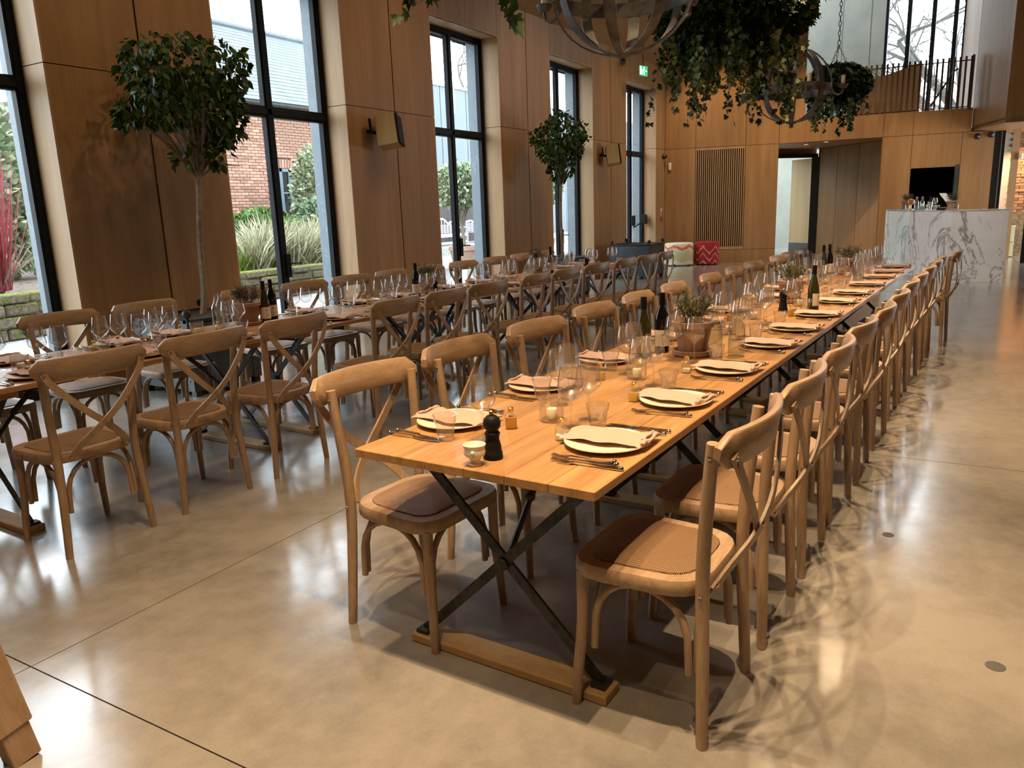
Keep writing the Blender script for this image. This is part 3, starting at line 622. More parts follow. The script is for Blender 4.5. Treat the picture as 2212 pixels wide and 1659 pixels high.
# fittings on walls
def wsocket(x, lab):
    t = thing('wall_socket', lab, 'socket', (x, YW, .5)); MB().box(-.075, .075, -.012, 0, -.045, .045).obj('plate', 'black', t, bevel=.003)
    for s in (-1, 1):
        MB().box(s*.036-.02, s*.036+.02, -.014, -.011, -.028, .03).obj('outlet', 'sensor', t)
        MB().box(s*.036-.006, s*.036+.006, -.018, -.011, .012, .03).obj('switch', 'whiteplastic', t)
wsocket(4.46, 'black double wall socket low on the pier behind the first window chairs'); wsocket(8.35, 'black double wall socket low on the second pier beside a bottle')
def speaker(x, lab):
    t = thing('wall_speaker', lab, 'loudspeaker', (x, 6.53, 2.53), 0)
    t.rotation_euler = (math.radians(-7), math.radians(9), math.radians(25))
    MB().box(-.14, .14, -.12, .14, -.19, .19).obj('cabinet', 'speaker', t, bevel=.006); MB().box(-.135, .135, -.15, -.121, -.185, .185).obj('front_grille', 'black', t)
    MB().tube([(-.03, .14, .0), (-.06, .2, .01), (-.10, .27, .03)], .022, 8).obj('bracket', 'black', t)
    b = MB().box(-.16, -.11, .19, .215, -.02, .16).obj('wall_plate', 'black', t)
speaker(8.19, 'oak loudspeaker on a black arm on the second pier'); speaker(15.5, 'oak loudspeaker on a black arm on the fourth pier, farther away')
def dome(loc, lab, rz, mat='sensor', r=.06):
    t = thing('wall_sensor', lab, 'sensor', loc, rz)
    MB().lathe([(r*1.1, 0), (r*1.1, .03), (r, .04), (r*.8, .085), (r*.4, .11), (1e-5, .115)], 16).obj('body', mat, t, smooth=True); t.rotation_euler = (PI/2, 0, rz); return t
dome((19.25, YW, 2.66), 'black round sensor on the wall beyond the last window', 0)
dome((20.67, .02, 2.72), 'black round sensor high on the hatch wall, left of the corner', -PI/2-.12)
dome((20.70, -.24, 2.74), 'black round sensor high beside the dark door pocket', -PI/2)
t = thing('white_detector', 'small white detector on the far wall beside the corner', 'detector', (19.43, 6.64, 2.42), 0)
MB().box(-.06, -.002, -.035, .035, -.09, .09).obj('body', 'whiteplastic', t, bevel=.012); MB().lathe([(.02, 0), (.02, .004)], 10, (-.035, 0, .1)).obj('lens', 'sensor', t)
t = thing('alcove_detector', 'small cream detector on the oak post of the brick alcove', 'detector', (20.95, -.83, 2.25))
MB().box(-.07, 0, -.04, .04, -.07, .07).obj('body', 'whiteplastic', t, bevel=.012); MB().box(-.075, -.07, -.02, .02, -.03, .03).obj('lens', 'cream', t)
t = thing('fire_call_point', 'small red fire call point under a sign beside the last window', 'call point', (19.14, YW, 1.14))
MB().box(-.05, .05, -.04, 0, -.05, .05).obj('box', 'redplastic', t, bevel=.005); MB().box(-.045, .045, -.006, 0, .09, .27).obj('sign_plate', 'whiteplastic', t); MB().box(-.03, .03, -.009, -.005, .10, .19).obj('sign_print', 'redplastic', t)
# exit sign hung from the slope
t = thing('exit_sign', 'green lit running man exit sign hung below the ceiling slope', 'exit sign', (16.62, 6.3, 4.29), math.radians(78))
MB().box(-.012, .012, -.16, .16, -.10, .10).obj('housing', 'whiteplastic', t); MB().box(-.014, -.012, -.155, .155, -.095, .095).obj('face', 'exitgreen', t)
MB().tube([(0, 0, .1), (0, 0, .81)], .008, 6).obj('rod', 'black', t)
p = MB(); X = -.0155
def pl(pts): p.add([(X, -a*.85, b) for a, b in pts]+[(X+.0012, -a*.85, b) for a, b in pts], [tuple(range(len(pts))), tuple(range(len(pts), 2*len(pts)))[::-1]]+[(i, (i+1) % len(pts), len(pts)+(i+1) % len(pts), len(pts)+i) for i in range(len(pts))])
pl([(.02+.018*math.cos(k*PI/5), .062+.018*math.sin(k*PI/5)) for k in range(10)])
pl([(-.01, .04), (.025, .035), (.01, -.01), (-.025, -.01)]); pl([(-.025, -.01), (0, -.01), (-.045, -.08), (-.065, -.07)]); pl([(-.01, -.01), (.012, -.005), (.05, -.04), (.04, -.085), (.025, -.08), (.03, -.045)])
pl([(.02, .035), (.07, .02), (.065, .008), (.02, .018)]); pl([(-.01, .04), (-.055, .02), (-.05, -.01), (-.038, -.005), (-.04, .012), (-.01, .024)])
pl([(-.155, -.08), (-.09, -.08), (-.09, .08), (-.155, .08)]); pl([(.09, -.01), (.15, -.01), (.15, .01), (.09, .01)])
p.obj('pictogram', 'exit', t)
# ------------------------------------------------------------ the garden and courtyard seen through the windows
gd = MB().box(-30, 90, 7.5, 75, -.4, -.06).obj('ground', 'gravel'); gd['kind'] = 'structure'
# low mossy sandstone garden wall: stones one by one
gw = thing('garden_wall', 'low mossy sandstone garden wall beyond the first two windows', 'garden wall', (0, 0, -.06))
def stone(x0, x1, z0, z1, P, ang):
    b = MB().box(x0+.012, x1-.012, -.16+random.uniform(-.02, .02), .16, z0+.01, z1-.008); o = b.obj('stone', 'moss', gw, bevel=.02)
    o.location = P; o.rotation_euler[2] = ang+random.uniform(-.01, .01)
def stonewall(p, q, h):
    p, q = Vector(p), Vector(q); Ld = (q-p).length; ang = math.atan2(q.y-p.y, q.x-p.x)
    m = MB().box(0, Ld, -.10, .12, 0, h-.02).obj('mortar_core', 'mortar', gw); m.location = (p.x, p.y, 0); m.rotation_euler[2] = ang
    rows = [0, h*.27, h*.52, h*.78, h]
    for r in range(4):
        x = -random.uniform(0, .2)
        while x < Ld:
            w = random.uniform(.28, .62) if r != 3 else random.uniform(.45, .8)
            stone(max(x, 0), min(x+w, Ld), rows[r], rows[r+1], (p.x, p.y, 0), ang); x += w
stonewall((4.8, 11.6), (8.2, 11.9), .66); stonewall((8.2, 11.9), (13.6, 11.9), .60)
be = MB().add([(2, 11.8, .45), (14, 12.0, .45), (30, 22, .75), (0, 22, .75)], [(0, 1, 2, 3)])
be.v += [(x, y, -.3) for x, y, z in be.v[:4]]; be.f += [(4, 7, 6, 5), (0, 4, 5, 1), (1, 5, 6, 2), (2, 6, 7, 3), (3, 7, 4, 0)]
b = be.obj('garden_bed', 'earth'); b['kind'] = 'structure'
# brick house with slate roof
hs = thing('brick_house', 'red brick house with a grey slate roof beyond the second window', 'house', (0, 16.0, 0))
MB().box(11.0, 21.0, .05, 5, -.1, 4.50).obj('mortar_wall', 'mortar', hs)
bme = MB().box(-.105, .105, 0, .07, 0, .063).mesh('brick', 'brick'); rest = MB()
DX0, DX1, DZ1 = 14.99, 15.73, 2.80
cand = []
for r in range(60):
    for c in range(44):
        x = 11.6+c*.225+(.1125 if r % 2 else 0); z = .02+r*.0745
        if DX0-.1 < x < DX1+.1 and z < DZ1+.22: continue
        vis = 12.7 < x < 16.75 and 1.15 < z < 4.2 and not (x > 15.3 and z < 2.5)
        cand.append((x, z, vis, abs(x-14.2)+abs(z-2.9)*1.2))
near = sorted([k for k in cand if k[2]], key=lambda k: k[3])[:300]; ns = set((k[0], k[1]) for k in near)
for x, z, v, d in cand:
    dy = random.uniform(-.008, .006)
    if (x, z) in ns: link('brick', bme, hs, (x, dy-.012, z))
    else: rest.box(x-.105, x+.105, dy-.012, dy+.055, z, z+.063)
r = rest.obj('brickwork', 'brick', hs); r['kind'] = 'stuff'
for k in range(9):
    x = DX0+.0+k*(DX1-DX0)/8; a = (k-4)*.05
    o = MB().box(-.035, .035, -.015, .06, 0, .215).obj('arch_brick', 'brick', hs); o.location = (x, 0, DZ1+.005); o.rotation_euler = (0, a, 0)
w = MB(); w.box(DX0, DX0+.09, -.0, .08, 0.3, DZ1); w.box(DX1-.09, DX1, 0, .08, .3, DZ1); w.box(DX0, DX1, 0, .08, DZ1-.09, DZ1); w.box((DX0+DX1)/2-.05, (DX0+DX1)/2+.05, 0, .08, .3, DZ1); w.box(DX0, DX1, 0, .07, .3, 1.55); w.box(DX0, DX1, .01, .06, 2.14, 2.18); fr = w.obj('window', 'bluedoor', hs)
for xa, xb in ((DX0+.09, (DX0+DX1)/2-.05), ((DX0+DX1)/2+.05, DX1-.09)):
    for za, zb in ((1.55, 2.14), (2.18, DZ1-.09)): MB().box(xa, xb, .04, .05, za, zb).obj('pane', 'redwine', fr)
MB().tube([(12.62, -.07, .1), (12.62, -.07, 4.3)], .045, 8).obj('drainpipe', 'greypanel', hs, smooth=True)
MB().tube([(10.9, -.16, 4.42), (21.1, -.16, 4.42)], .075, 8).obj('gutter', 'greypanel', hs, smooth=True)
# railing of the small balcony on the house
rl = MB()
for k in range(14): rl.tube([(14.55+.12*k, -.28, .75), (14.55+.12*k, -.28, 1.62)], .008, 5)
rl.tube([(14.5, -.28, 1.63), (16.2, -.28, 1.63)], .012, 5); rl.tube([(14.5, -.28, .75), (16.2, -.28, .75)], .012, 5); rl.tube([(14.5, -.28, .75), (14.5, -.28, 1.75)], .012, 5)
rl.obj('railing', 'iron', hs)
# roof: slates
RS = Vector((0, 3.4, 2.55)); rn = RS.normalized(); RL = RS.length; ra = math.atan2(RS.z, RS.y)
MB().add([(10.8, -.22, 4.44), (21.2, -.22, 4.44), (21.2, -.22+3.5, 4.44+2.62), (10.8, 3.28, 7.06), (10.8, -.22, 4.38), (21.2, -.22, 4.38), (21.2, 3.28, 7.0), (10.8, 3.28, 7.0)], [(0, 1, 2, 3), (4, 7, 6, 5), (0, 4, 5, 1), (3, 2, 6, 7), (0, 3, 7, 4), (1, 5, 6, 2)]).obj('roof_deck', 'slate', hs)
sme = MB().box(-.149, .149, 0, .26, 0, .012).mesh('slate', 'slate'); rest = MB(); n = 0; sc = []
for r_ in range(21):
    for c in range(34):
        x = 11+c*.302+(.151 if r_ % 2 else 0); s = -.04+r_*.2; vis = 13.0 < x < 18.6
        sc.append((x, s, vis, abs(x-15.2)))
nr = sorted([k for k in sc if k[2]], key=lambda k: k[3])[:300]; ns = set((k[0], k[1]) for k in nr)
for x, s, v, d in sc:
    y, z = -.22+rn.y*s, 4.445+rn.z*s; t = ra+math.radians(-2.2)+random.uniform(-.006, .006)
    if (x, s) in ns:
        o = link('slate', sme, hs, (x, y, z+.006)); o.rotation_euler = (t, 0, 0)
    else:
        c, q = math.cos(t), math.sin(t)
        vs = [(x+i, y+c*j, z+.006+q*j+k) for k in (0, .012) for j in (0, .26) for i in (-.149, .149)]
        rest.add(vs, [(0, 2, 3, 1), (4, 5, 7, 6), (0, 1, 5, 4), (2, 6, 7, 3), (0, 4, 6, 2), (1, 3, 7, 5)])
r = rest.obj('slating', 'slate', hs); r['kind'] = 'stuff'
for k in range(21):
    o = MB().tube([(-.24, 0, 0), (.235, 0, 0)], .1, 8).obj('ridge_tile', 'slate', hs, smooth=True); o.location = (11.2+k*.48, 3.2, 7.03)
    MB().tube([(.20, 0, .08), (.19, 0, .19), (.12, 0, .26)], .012, 5).obj('ridge_spike', 'slate', o)
gw_ = thing('clad_wing', 'blue grey clad wing behind the silvery shrub, first window', 'building')
MB().box(3, 10.6, 20.2, 23, -.1, 5.0).obj('core', 'black', gw_)
for k in range(6): MB().box(3+k*1.26+.015, 3+(k+1)*1.26-.015, 20.05, 20.2, 0, 5.05).obj('panel', 'greypanel', gw_)
# blue-grey clad building, dark screen
gb = thing('clad_building', 'blue grey panel clad building beyond the third and fourth windows', 'building')
MB().box(21.6, 60, 19.2, 24, -.1, 6.45).obj('core', 'black', gb)
for k in range(20): MB().box(21.6+k*1.9+.02, 21.6+(k+1)*1.9-.02, 19.05, 19.2, .0, 6.5).obj('panel', 'greypanel', gb)
MB().box(21.5, 60, 19.0, 24.1, 6.5, 6.62).obj('coping', 'benchw', gb)
sc_ = thing('courtyard_screen', 'dark brown courtyard screen behind the white benches', 'screen')
for k in range(22): MB().box(21.4+k*.55+.006, 21.4+(k+1)*.55-.006, 18.7, 18.78, .24, 2.85-.02*(k % 3)).obj('board', 'darkfence', sc_)
MB().box(21.4, 33.5, 18.785, 18.85, .4, .5).obj('rail', 'darkfence', sc_)
fl_ = thing('yellow_beam', 'yellow timber beam end jutting out above the clad building', 'beam', (25.2, 19.6, 6.625)); MB().box(-1.1, -.1, -.5, .4, .06, .56).obj('cap', 'greypanel', fl_); MB().box(-1.15, -.05, -.62, -.5, .0, .62).obj('end_board', 'yellowwood', fl_)
tr_ = MB().box(20, 60, 16.4, 19.0, -.3, .24).obj('ground_terrace', 'gravel'); tr_['kind'] = 'structure'
# white benches with arched slatted backs
def bench(loc, rz, lab):
    t = thing('garden_bench', lab, 'bench', loc, rz, 'white benches in the courtyard')
    L2 = 1.0
    for x in (-L2, L2):
        for y in (-.25, .25): MB().box(x-.03, x+.03, y-.03, y+.03, 0, .62 if y < 0 else .8).obj('leg', 'benchw', t)
        MB().tube([(x, .25, .64), (x, -.1, .66), (x, -.3, .64), (x, -.34, .58), (x, -.3, .54)], .03, 6).obj('armrest', 'benchw', t)
    for k in range(6): MB().box(-L2, L2, -.27+k*.09, -.2+k*.09, .41, .44).obj('seat_slat', 'benchw', t)
    MB().box(-L2, L2, -.27, -.24, .33, .41).obj('apron', 'benchw', t); MB().box(-L2, L2, -.26, -.22, .1, .15).obj('stretcher', 'benchw', t)
    def top(x): u = abs(x)/L2; return .80+.02*(u > .9)+(.22*math.cos(u*PI/.9) if u < .45 else .09*math.sin((u-.45)/.55*PI))
    MB().sweep([(-L2+2*L2*i/24, .26, top(-L2+2*L2*i/24)) for i in range(25)], [(-.035, -.02), (.035, -.02), (.035, .02), (-.035, .02)], [(0, 0, 1)]*25).obj('top_rail', 'benchw', t)
    for k in range(6): MB().box(-L2, L2, .245, .265, .48+k*.055, .505+k*.055).obj('back_slat', 'benchw', t)
    for k in range(9): x = -.8+.2*k; MB().box(x-.015, x+.015, .243, .268, .44, top(x)).obj('back_upright', 'benchw', t)
bench((24.95, 17.4, .24), math.radians(0), 'white slatted bench with arched back through the third window, left one')
bench((27.9, 17.5, .24), math.radians(-4), 'white slatted bench half hidden by the third window frame, right one')
# plants --------------------------------------------------------------
def tree_branches(mb, p, d, ln, r, depth, spread=.6, seg=3):
    path = [p]; q = Vector(p); dd = Vector(d)
    for i in range(seg):
        dd = (dd+Vector([random.gauss(0, .16) for _ in range(3)])).normalized(); q = q+dd*(ln/seg); path.append(q.copy())
    mb.tube(path, [r*(1-.45*i/seg) for i in range(seg+1)], 5 if r > .02 else 3)
    if depth == 0: return [q]
    tips = []
    for k in range(3 if depth > 1 else 3):
        nd = (dd+Vector([random.gauss(0, spread) for _ in range(3)])).normalized()
        b = path[random.randint(1, seg)] if k else q
        tips += tree_branches(mb, b, nd, ln*random.uniform(.62, .8), r*.55, depth-1, spread, seg)
    return tips
def bare_tree(loc, ht, lab, depth=6):
    t = thing('bare_tree', lab, 'tree', loc); m = MB()
    random.seed(int(loc[0]*10)); tree_branches(m, Vector((0, 0, 0)), (0.05, 0, 1), ht*.3, ht*.02, depth, .55)
    m.obj('trunk_and_branches', 'outbark', t)
bare_tree((44.5, 30, 0), 18, 'large bare winter tree beyond the third window'); bare_tree((30, 31, 0), 11, 'smaller bare winter tree behind the clad building', 5)
bare_tree((31.5, 3.6, 1), 12, 'bare winter tree outside the balcony window, left'); bare_tree((33, .2, 1), 13, 'bare winter tree outside the balcony window, right')
def leafball(name, t, c, rad, n, size, mat, base=LEAF, shell=.5, droop=0):
    u = rng.normal(size=(n, 3)); u /= np.linalg.norm(u, axis=1)[:, None]
    r = (shell+(1-shell)*rng.random(n)**.6)[:, None]; P = np.array(c)+u*r*np.array(rad)
    d = u+rng.normal(size=(n, 3))*.6; d[:, 2] -= droop
    return scatter(name, *base, rmats(n, size*(.7+.6*rng.random(n)), dirs=d), P, mat, t)
def shrub(loc, rad, n, size, mat, name, lab, cat='shrub', sticks=14):
    t = thing(name, lab, cat, loc); leafball('foliage', t, (0, 0, rad[2]*.95), rad, n, size, mat)
    m = MB()
    for k in range(sticks):
        a = random.uniform(0, 2*PI); m.tube([(0, 0, 0), (math.cos(a)*rad[0]*.4, math.sin(a)*rad[1]*.4, rad[2]), (math.cos(a)*rad[0]*.8, math.sin(a)*rad[1]*.8, rad[2]*1.6)], [.02, .012, .004], 4)
    m.obj('stems', 'twig', t); return t
shrub((12.95, 14.3, .45), (1.1, .8, .62), 2600, .16, 'shrubg', 'green_shrub', 'low fresh green shrub by the drainpipe of the brick house')
shrub((15.0, 13.9, .45), (1.1, .8, .85), 4200, .13, 'shrub', 'grey_green_shrub', 'tall grey green shrub in front of the pale blue door')
shrub((15.45, 14.6, .45), (1.0, .7, 1.5), 5200, .11, 'olive', 'olive_shrub', 'tall pale olive bush beside the pale blue door')
shrub((14.6, 12.75, .45), (.6, .5, .45), 1500, .12, 'shrub', 'dense_shrub', 'low dense shrub at the right behind the garden wall')
def tuft(loc, n, ln, sp, mat, name, lab):
    t = thing(name, lab, 'grass', loc); d = np.stack([rng.normal(0, sp, n), rng.normal(0, sp, n), np.ones(n)], 1)
    P = np.stack([rng.normal(0, .10, n), rng.normal(0, .10, n), np.zeros(n)], 1)
    scatter('blades', *BLADE, rmats(n, ln*(.6+.5*rng.random(n)), dirs=d), P, mat, t)
for k, (x, y, l) in enumerate(((11.3, 12.7, 1.0), (11.9, 12.9, 1.15), (12.4, 12.6, .95), (12.9, 12.8, 1.05), (13.5, 12.9, 1.1))):
    tuft((x, y, .44), 420, l, .42, 'grass', 'grass_tuft', ['pale straw grass tuft left of the second window mullion', 'tallest pale straw grass tuft below the brick house', 'pale straw grass tuft in the middle above the garden wall', 'pale straw grass tuft just right of the centre', 'pale straw grass tuft nearest the grey green shrub'][k])
for k, (x, y) in enumerate(((10.9, 12.75), (11.65, 12.7))): tuft((x, y, .44), 300, .5, .4, 'grassg', 'green_tuft', ['short green grass tuft at the left on the garden wall', 'short green grass tuft beside the straw grasses on the garden wall'][k])
def dogwood(loc, lab, n=90, h=2.0):
    t = thing('dogwood', lab, 'shrub', loc); m = MB(); b = MB()
    for k in range(n):
        a = random.uniform(0, 2*PI); s = random.uniform(.1, .6); r0 = random.uniform(0, .18); hh = h*random.uniform(.6, 1.1)
        m.tube([(r0*math.cos(a), r0*math.sin(a), .1), (math.cos(a)*s*.6, math.sin(a)*s*.6, hh*.5), (math.cos(a+.2)*s, math.sin(a+.2)*s, hh)], [.009, .007, .003], 4)
    for k in range(26):
        a = random.uniform(0, 2*PI); b.tube([(0, 0, 0), (math.cos(a)*.25, math.sin(a)*.25, .35), (math.cos(a)*.6, math.sin(a)*.6, random.uniform(.5, .8))], [.025, .018, .006], 4)
    m.obj('red_stems', 'dogwood', t); b.obj('old_wood', 'bark', t)
dogwood((6.4, 13.0, .45), 'red stemmed dogwood shrub outside the first window, right', 170); dogwood((5.1, 13.0, .45), 'red stemmed dogwood shrub outside the first window, left', 120)
shrub((6.2, 15.3, .5), (3.6, .8, 1.75), 8200, .17, 'olive', 'silver_shrub', 'tall silvery shrub behind the red dogwood')
def pot_lathe(r, h): return [(r*.62, 0), (r*.70, .02), (r*.9, h*.75), (r*.92, h*.82), (r, h*.83), (r, h), (r*.86, h), (r*.84, h*.88), (1e-5, h*.86)]
def olive_tree(loc, lab, s=1, lean=0):
    t = thing('potted_olive_tree', lab, 'tree', loc)
    MB().lathe(pot_lathe(.42*s, .62*s), 24).obj('pot', 'terracotta', t, smooth=True); MB().lathe([(.35*s, .52*s), (.35*s, .55*s), (1e-5, .56*s)], 20).obj('soil', 'soil', t)
    m = MB(); m.tube([(0, 0, .5*s), (.03, 0, .8*s), (-.02, .02, 1.3*s)], [.06*s, .05*s, .045*s], 8)
    for k in range(7): a = k*.9; m.tube([(-.02, .02, 1.15*s), (math.cos(a)*.2*s, math.sin(a)*.2*s, 1.7*s), (math.cos(a)*.4*s, math.sin(a)*.4*s, 2.4*s)], [.03*s, .018*s, .006*s], 5)
    m.obj('trunk', 'bark', t, smooth=True); leafball('foliage', t, (-.1, 0, 2.25*s), (.72*s, .72*s, .62*s), int(2600), .12, 'olive', shell=.25)
olive_tree((18.25, 12.2, -.06), 'potted olive tree in a pale terracotta pot through the third window', 1.0)
olive_tree((22.6, 12.0, -.06), 'potted olive tree in a terracotta pot through the fourth window', 1.0)
t = thing('garden_urn', 'pale stone urn at the end of the garden wall', 'urn', (13.5, 11.35, -.06)); MB().lathe([(.16, 0), (.18, .05), (.10, .1), (.16, .2), (.27, .38), (.3, .55), (.33, .58), (.26, .6), (1e-5, .5)], 20).obj('bowl', 'terracotta', t, smooth=True); MB().box(-.2, .2, -.2, .2, -.0, .06).obj('plinth', 'mortar', t)
# ------------------------------------------------------------ long trestle tables
TL, TW, TH, TT = 1.936, .872, .76, .028
def make_table():
    t = thing('dining_table', 'x', 'table')
    nb = 6; wb = TW/nb
    for k in range(nb):
        MB().box(-TL/2+.001, TL/2-.001, -TW/2+k*wb+.0008, -TW/2+(k+1)*wb-.0008, TH-TT, TH).obj('board', 'table', t, bevel=.0022)
    for s in (-1, 1):
        x = s*(TL/2-.205)
        MB().box(x-.055, x+.055, -TW/2+.09, TW/2-.09, TH-TT-.045, TH-TT).obj('batten', 'table', t, bevel=.004)
        MB().box(x-.05, x+.05, -.385, .385, 0, .032).obj('foot_board', 'foot', t, bevel=.004)
        for q in (-1, 1):
            xo = x+q*.007
            MB().bar((xo, -q*.345, .04), (xo, q*.335, TH-TT-.03), .034, .011, (0, 1, 0)).obj('leg', 'iron', t)
            MB().bar((xo-.03, -q*.345, .036), (xo+.03, -q*.345, .036), .05, .02, (0, 1, 0)).obj('foot_plate', 'iron', t)
        MB().tube([(x-.02, 0, .372), (x+.02, 0, .372)], .022, 10).obj('hub', 'iron', t, smooth=True)
        b = MB().tube([(x-s*.015, 0, .372), (x-s*.19, 0, .56)], .011, 8).tube([(x-s*.17, 0, .545), (x-s*.36, 0, TH-TT-.012)], .015, 8)
        b.ball((x-s*.17, 0, .545), .02, 8); b.obj('brace', 'iron', t, smooth=True)
        MB().ball((x-s*.36, .014, TH-TT-.02), .012, 8).ball((x-s*.36, -.014, TH-TT-.02), .012, 8).obj('brace_bolts', 'screw', t, smooth=True)
    return t
TP = Proto(make_table())
for k in range(4):
    TP.put(MT(1.738+TL*(k+.5), (.878+1.75)/2), -AW, ['nearest oak trestle table of the right-hand row, its end facing the camera', 'second oak trestle table of the right-hand row, with the first pot of herbs', 'third oak trestle table of the right-hand row', 'farthest oak trestle table of the right-hand row, towards the marble bar'][k], 'oak trestle tables end to end')
for k in range(4):
    TP.put(LT(1.58+TL*(k+.5), 3.955+TW/2), -AL, ['nearest oak trestle table of the window row, cut by the left edge', 'second oak trestle table of the window row, below the second window', 'third oak trestle table of the window row', 'farthest oak trestle table of the window row'][k], 'oak trestle tables end to end')

# ------------------------------------------------------------ cross-back chairs (origin on the floor, sitter faces +y)
def sym(path, s): return [(s*x, y, z) for x, y, z in path]
def ss(path, n=3):                                    # smooth a path (Catmull-Rom)
    P = [Vector(p) for p in path]; P = [2*P[0]-P[1]]+P+[2*P[-1]-P[-2]]; out = []
    for i in range(1, len(P)-2):
        for k in range(n):
            t = k/n; a, b, c, d = P[i-1:i+3]
            out.append(.5*((2*b)+(c-a)*t+(2*a-5*b+4*c-d)*t*t+(3*b-a-3*c+d)*t**3))
    return out+[P[-2]]
def make_chair():
    t = thing('dining_chair', 'x', 'chair')
    out = rpoly([(-.205, -.19), (.205, -.19), (.228, .215), (-.228, .215)], [.13, .13, .11, .11], 5)
    inn = rpoly([(-.165, -.15), (.165, -.15), (.183, .17), (-.183, .17)], [.10, .10, .08, .08], 5)
    n = len(out); z0, z1 = .438, .482
    vs = [(x, y, z0) for x, y in out]+[(x*1.01, y*1.01, z0+.012) for x, y in out]+[(x*1.01, y*1.01, z1-.012) for x, y in out]+[(x*.985, y*.985, z1) for x, y in out]+[(x, y, z1) for x, y in inn]+[(x, y, z0) for x, y in inn]
    fs = []
    for r in range(6):
        q = (r+1) % 6
        for i in range(n): j = (i+1) % n; fs.append((r*n+i, r*n+j, q*n+j, q*n+i))
    MB().add(vs, fs).obj('seat_frame', 'chairh', t, smooth=50)
    vs = []; fs = []
    lv = [(1, .478), (.985, .486), (.8, .494), (.5, .499), (.2, .50)]
    for s, z in lv: vs += [(x*s, y*s+.005*(1-s), z) for x, y in inn]
    for r in range(4):
        for i in range(n): j = (i+1) % n; fs.append((r*n+i, r*n+j, (r+1)*n+j, (r+1)*n+i))
    fs.append(tuple(4*n+i for i in range(n)))
    MB().add(vs, fs).obj('rattan_seat', 'rattan', t, smooth=True)
    for s in (-1, 1):
        post = ss([(.212, -.205, 0), (.198, -.198, .2), (.187, -.190, .42), (.190, -.192, .58), (.203, -.207, .78), (.210, -.218, .898)], 3)
        MB().tube(sym(post, s), [.0165, .0175, .018, .0185, .019, .019, .0195, .0195, .0195, .019, .019, .0185, .018, .018, .0175, .0175][:len(post)], 10).obj('back_post', 'chair', t, smooth=True)
        leg = ss([(.203, .198, 0), (.196, .192, .12), (.187, .180, .28), (.186, .178, .445)], 3)
        MB().tube(sym(leg, s), [.0155+.004*i/9 for i in range(10)], 10).obj('front_leg', 'chair', t, smooth=True)
    rail = []; sd = []
    for i in range(15):
        u = -1+2*i/14; rail.append((.266*u, -.246-.058*(1-u*u), .893-.004*u*u)); sd.append((0, -.16, 1))
    def rp(i):
        u = abs(-1+2*i/14); h = .051*(1 if u < .86 else math.sqrt(max(.1, 1-((u-.86)/.145)**2))); w = .0115
        return [(-h, -w*.6), (-h*.9, -w), (h*.9, -w), (h, -w*.6), (h, w*.6), (h*.9, w), (-h*.9, w), (-h, w*.6)]
    MB().sweep(rail, rp, sd).obj('top_rail', 'chairh', t, smooth=45)
    for s in (-1, 1):
        st = ss([(.228*s, -.279, .878), (.195*s, -.290, .815), (.08*s, -.296-.008*s, .69), (-.02*s, -.281-.008*s, .60), (-.10*s, -.242, .52), (-.135*s, -.205, .455)], 3)
        MB().sweep(st, [(-.015, -.0045), (.015, -.0045), (.015, .0045), (-.015, .0045)], [(Vector((0, .1, 0))+Vector((.75*s, 0, .66))).cross(Vector((0, 1, 0))) for _ in st]).obj('cross_strap', 'chair', t, smooth=30)
    def arch(p, q, ins=.016):
        p, q = Vector((*p, 0)), Vector((*q, 0)); pts = []
        for k in range(13):
            u = k/12; a = PI*u; e = (1-math.cos(a))/2
            z = .195+.237*min(1, math.sin(a)**.55) if 0 < k < 12 else .195
            pts.append(p.lerp(q, .06+.88*e)+Vector((0, 0, z)))
        return MB().tube(pts, .0115, 8).obj('arched_brace', 'chair', t, smooth=True)
    arch((-.178, -.172), (-.178, .165)); arch((.178, -.172), (.178, .165)); arch((-.172, .158), (.172, .158)); arch((-.172, -.165), (.172, -.165))
    for (x, y, z, d) in ((.228, -.286, .872, -1), (-.228, -.286, .872, -1), (0, -.298, .615, -1), (.135, -.214, .468, -1), (-.135, -.214, .468, -1)):
        MB().lathe([(.0075, 0), (.0065, .0035), (1e-5, .005)], 8).obj('bolt', 'screw', t, smooth=True).matrix_local = Matrix.Translation((x, y, z)) @ Matrix.Rotation(PI/2, 4, 'X')
    for s in (-1, 1):
        MB().lathe([(.0075, 0), (.0065, .0035), (1e-5, .005)], 8).obj('bolt', 'screw', t, smooth=True).matrix_local = Matrix.Translation((.224*s, -.214, .862)) @ Matrix.Rotation(s*PI/2, 4, 'Y')
        MB().lathe([(.0075, 0), (.0065, .0035), (1e-5, .005)], 8).obj('bolt', 'screw', t, smooth=True).matrix_local = Matrix.Translation((.205*s, -.190, .46)) @ Matrix.Rotation(s*PI/2, 4, 'Y')
    return t
CP = Proto(make_chair())
RXC = [2.075, 2.66, 3.25, 3.88, 4.47, 5.14, 5.85, 6.42, 7.05, 7.72, 8.32, 9.05]
LXC = [2.075, 2.72, 3.36, 4.06, 4.70, 5.34, 6.12, 6.76, 7.38, 8.20, 8.77, 9.35]
WXC = [1.91, 2.51, 3.12, 4.04, 4.62, 5.20, 5.96, 6.54, 7.20, 7.91, 8.50, 9.10]
VXC = [2.07, 2.72, 3.36, 4.28, 4.90, 5.52, 6.13, 6.75, 7.35, 8.05, 8.65, 9.20]
jit = lambda a: random.uniform(-a, a)
GC = 'oak cross-back dining chairs'
random.seed(3)
for k, x in enumerate(RXC):
    y = .832 if k < 11 else .74
    CP.put(MT(x, y-.014+jit(.01) if k else y-.012), -AW+(jit(.05) if k else 0), 'oak cross-back chair, %s from the camera, right side of the right-hand table' % ORD[k], GC)
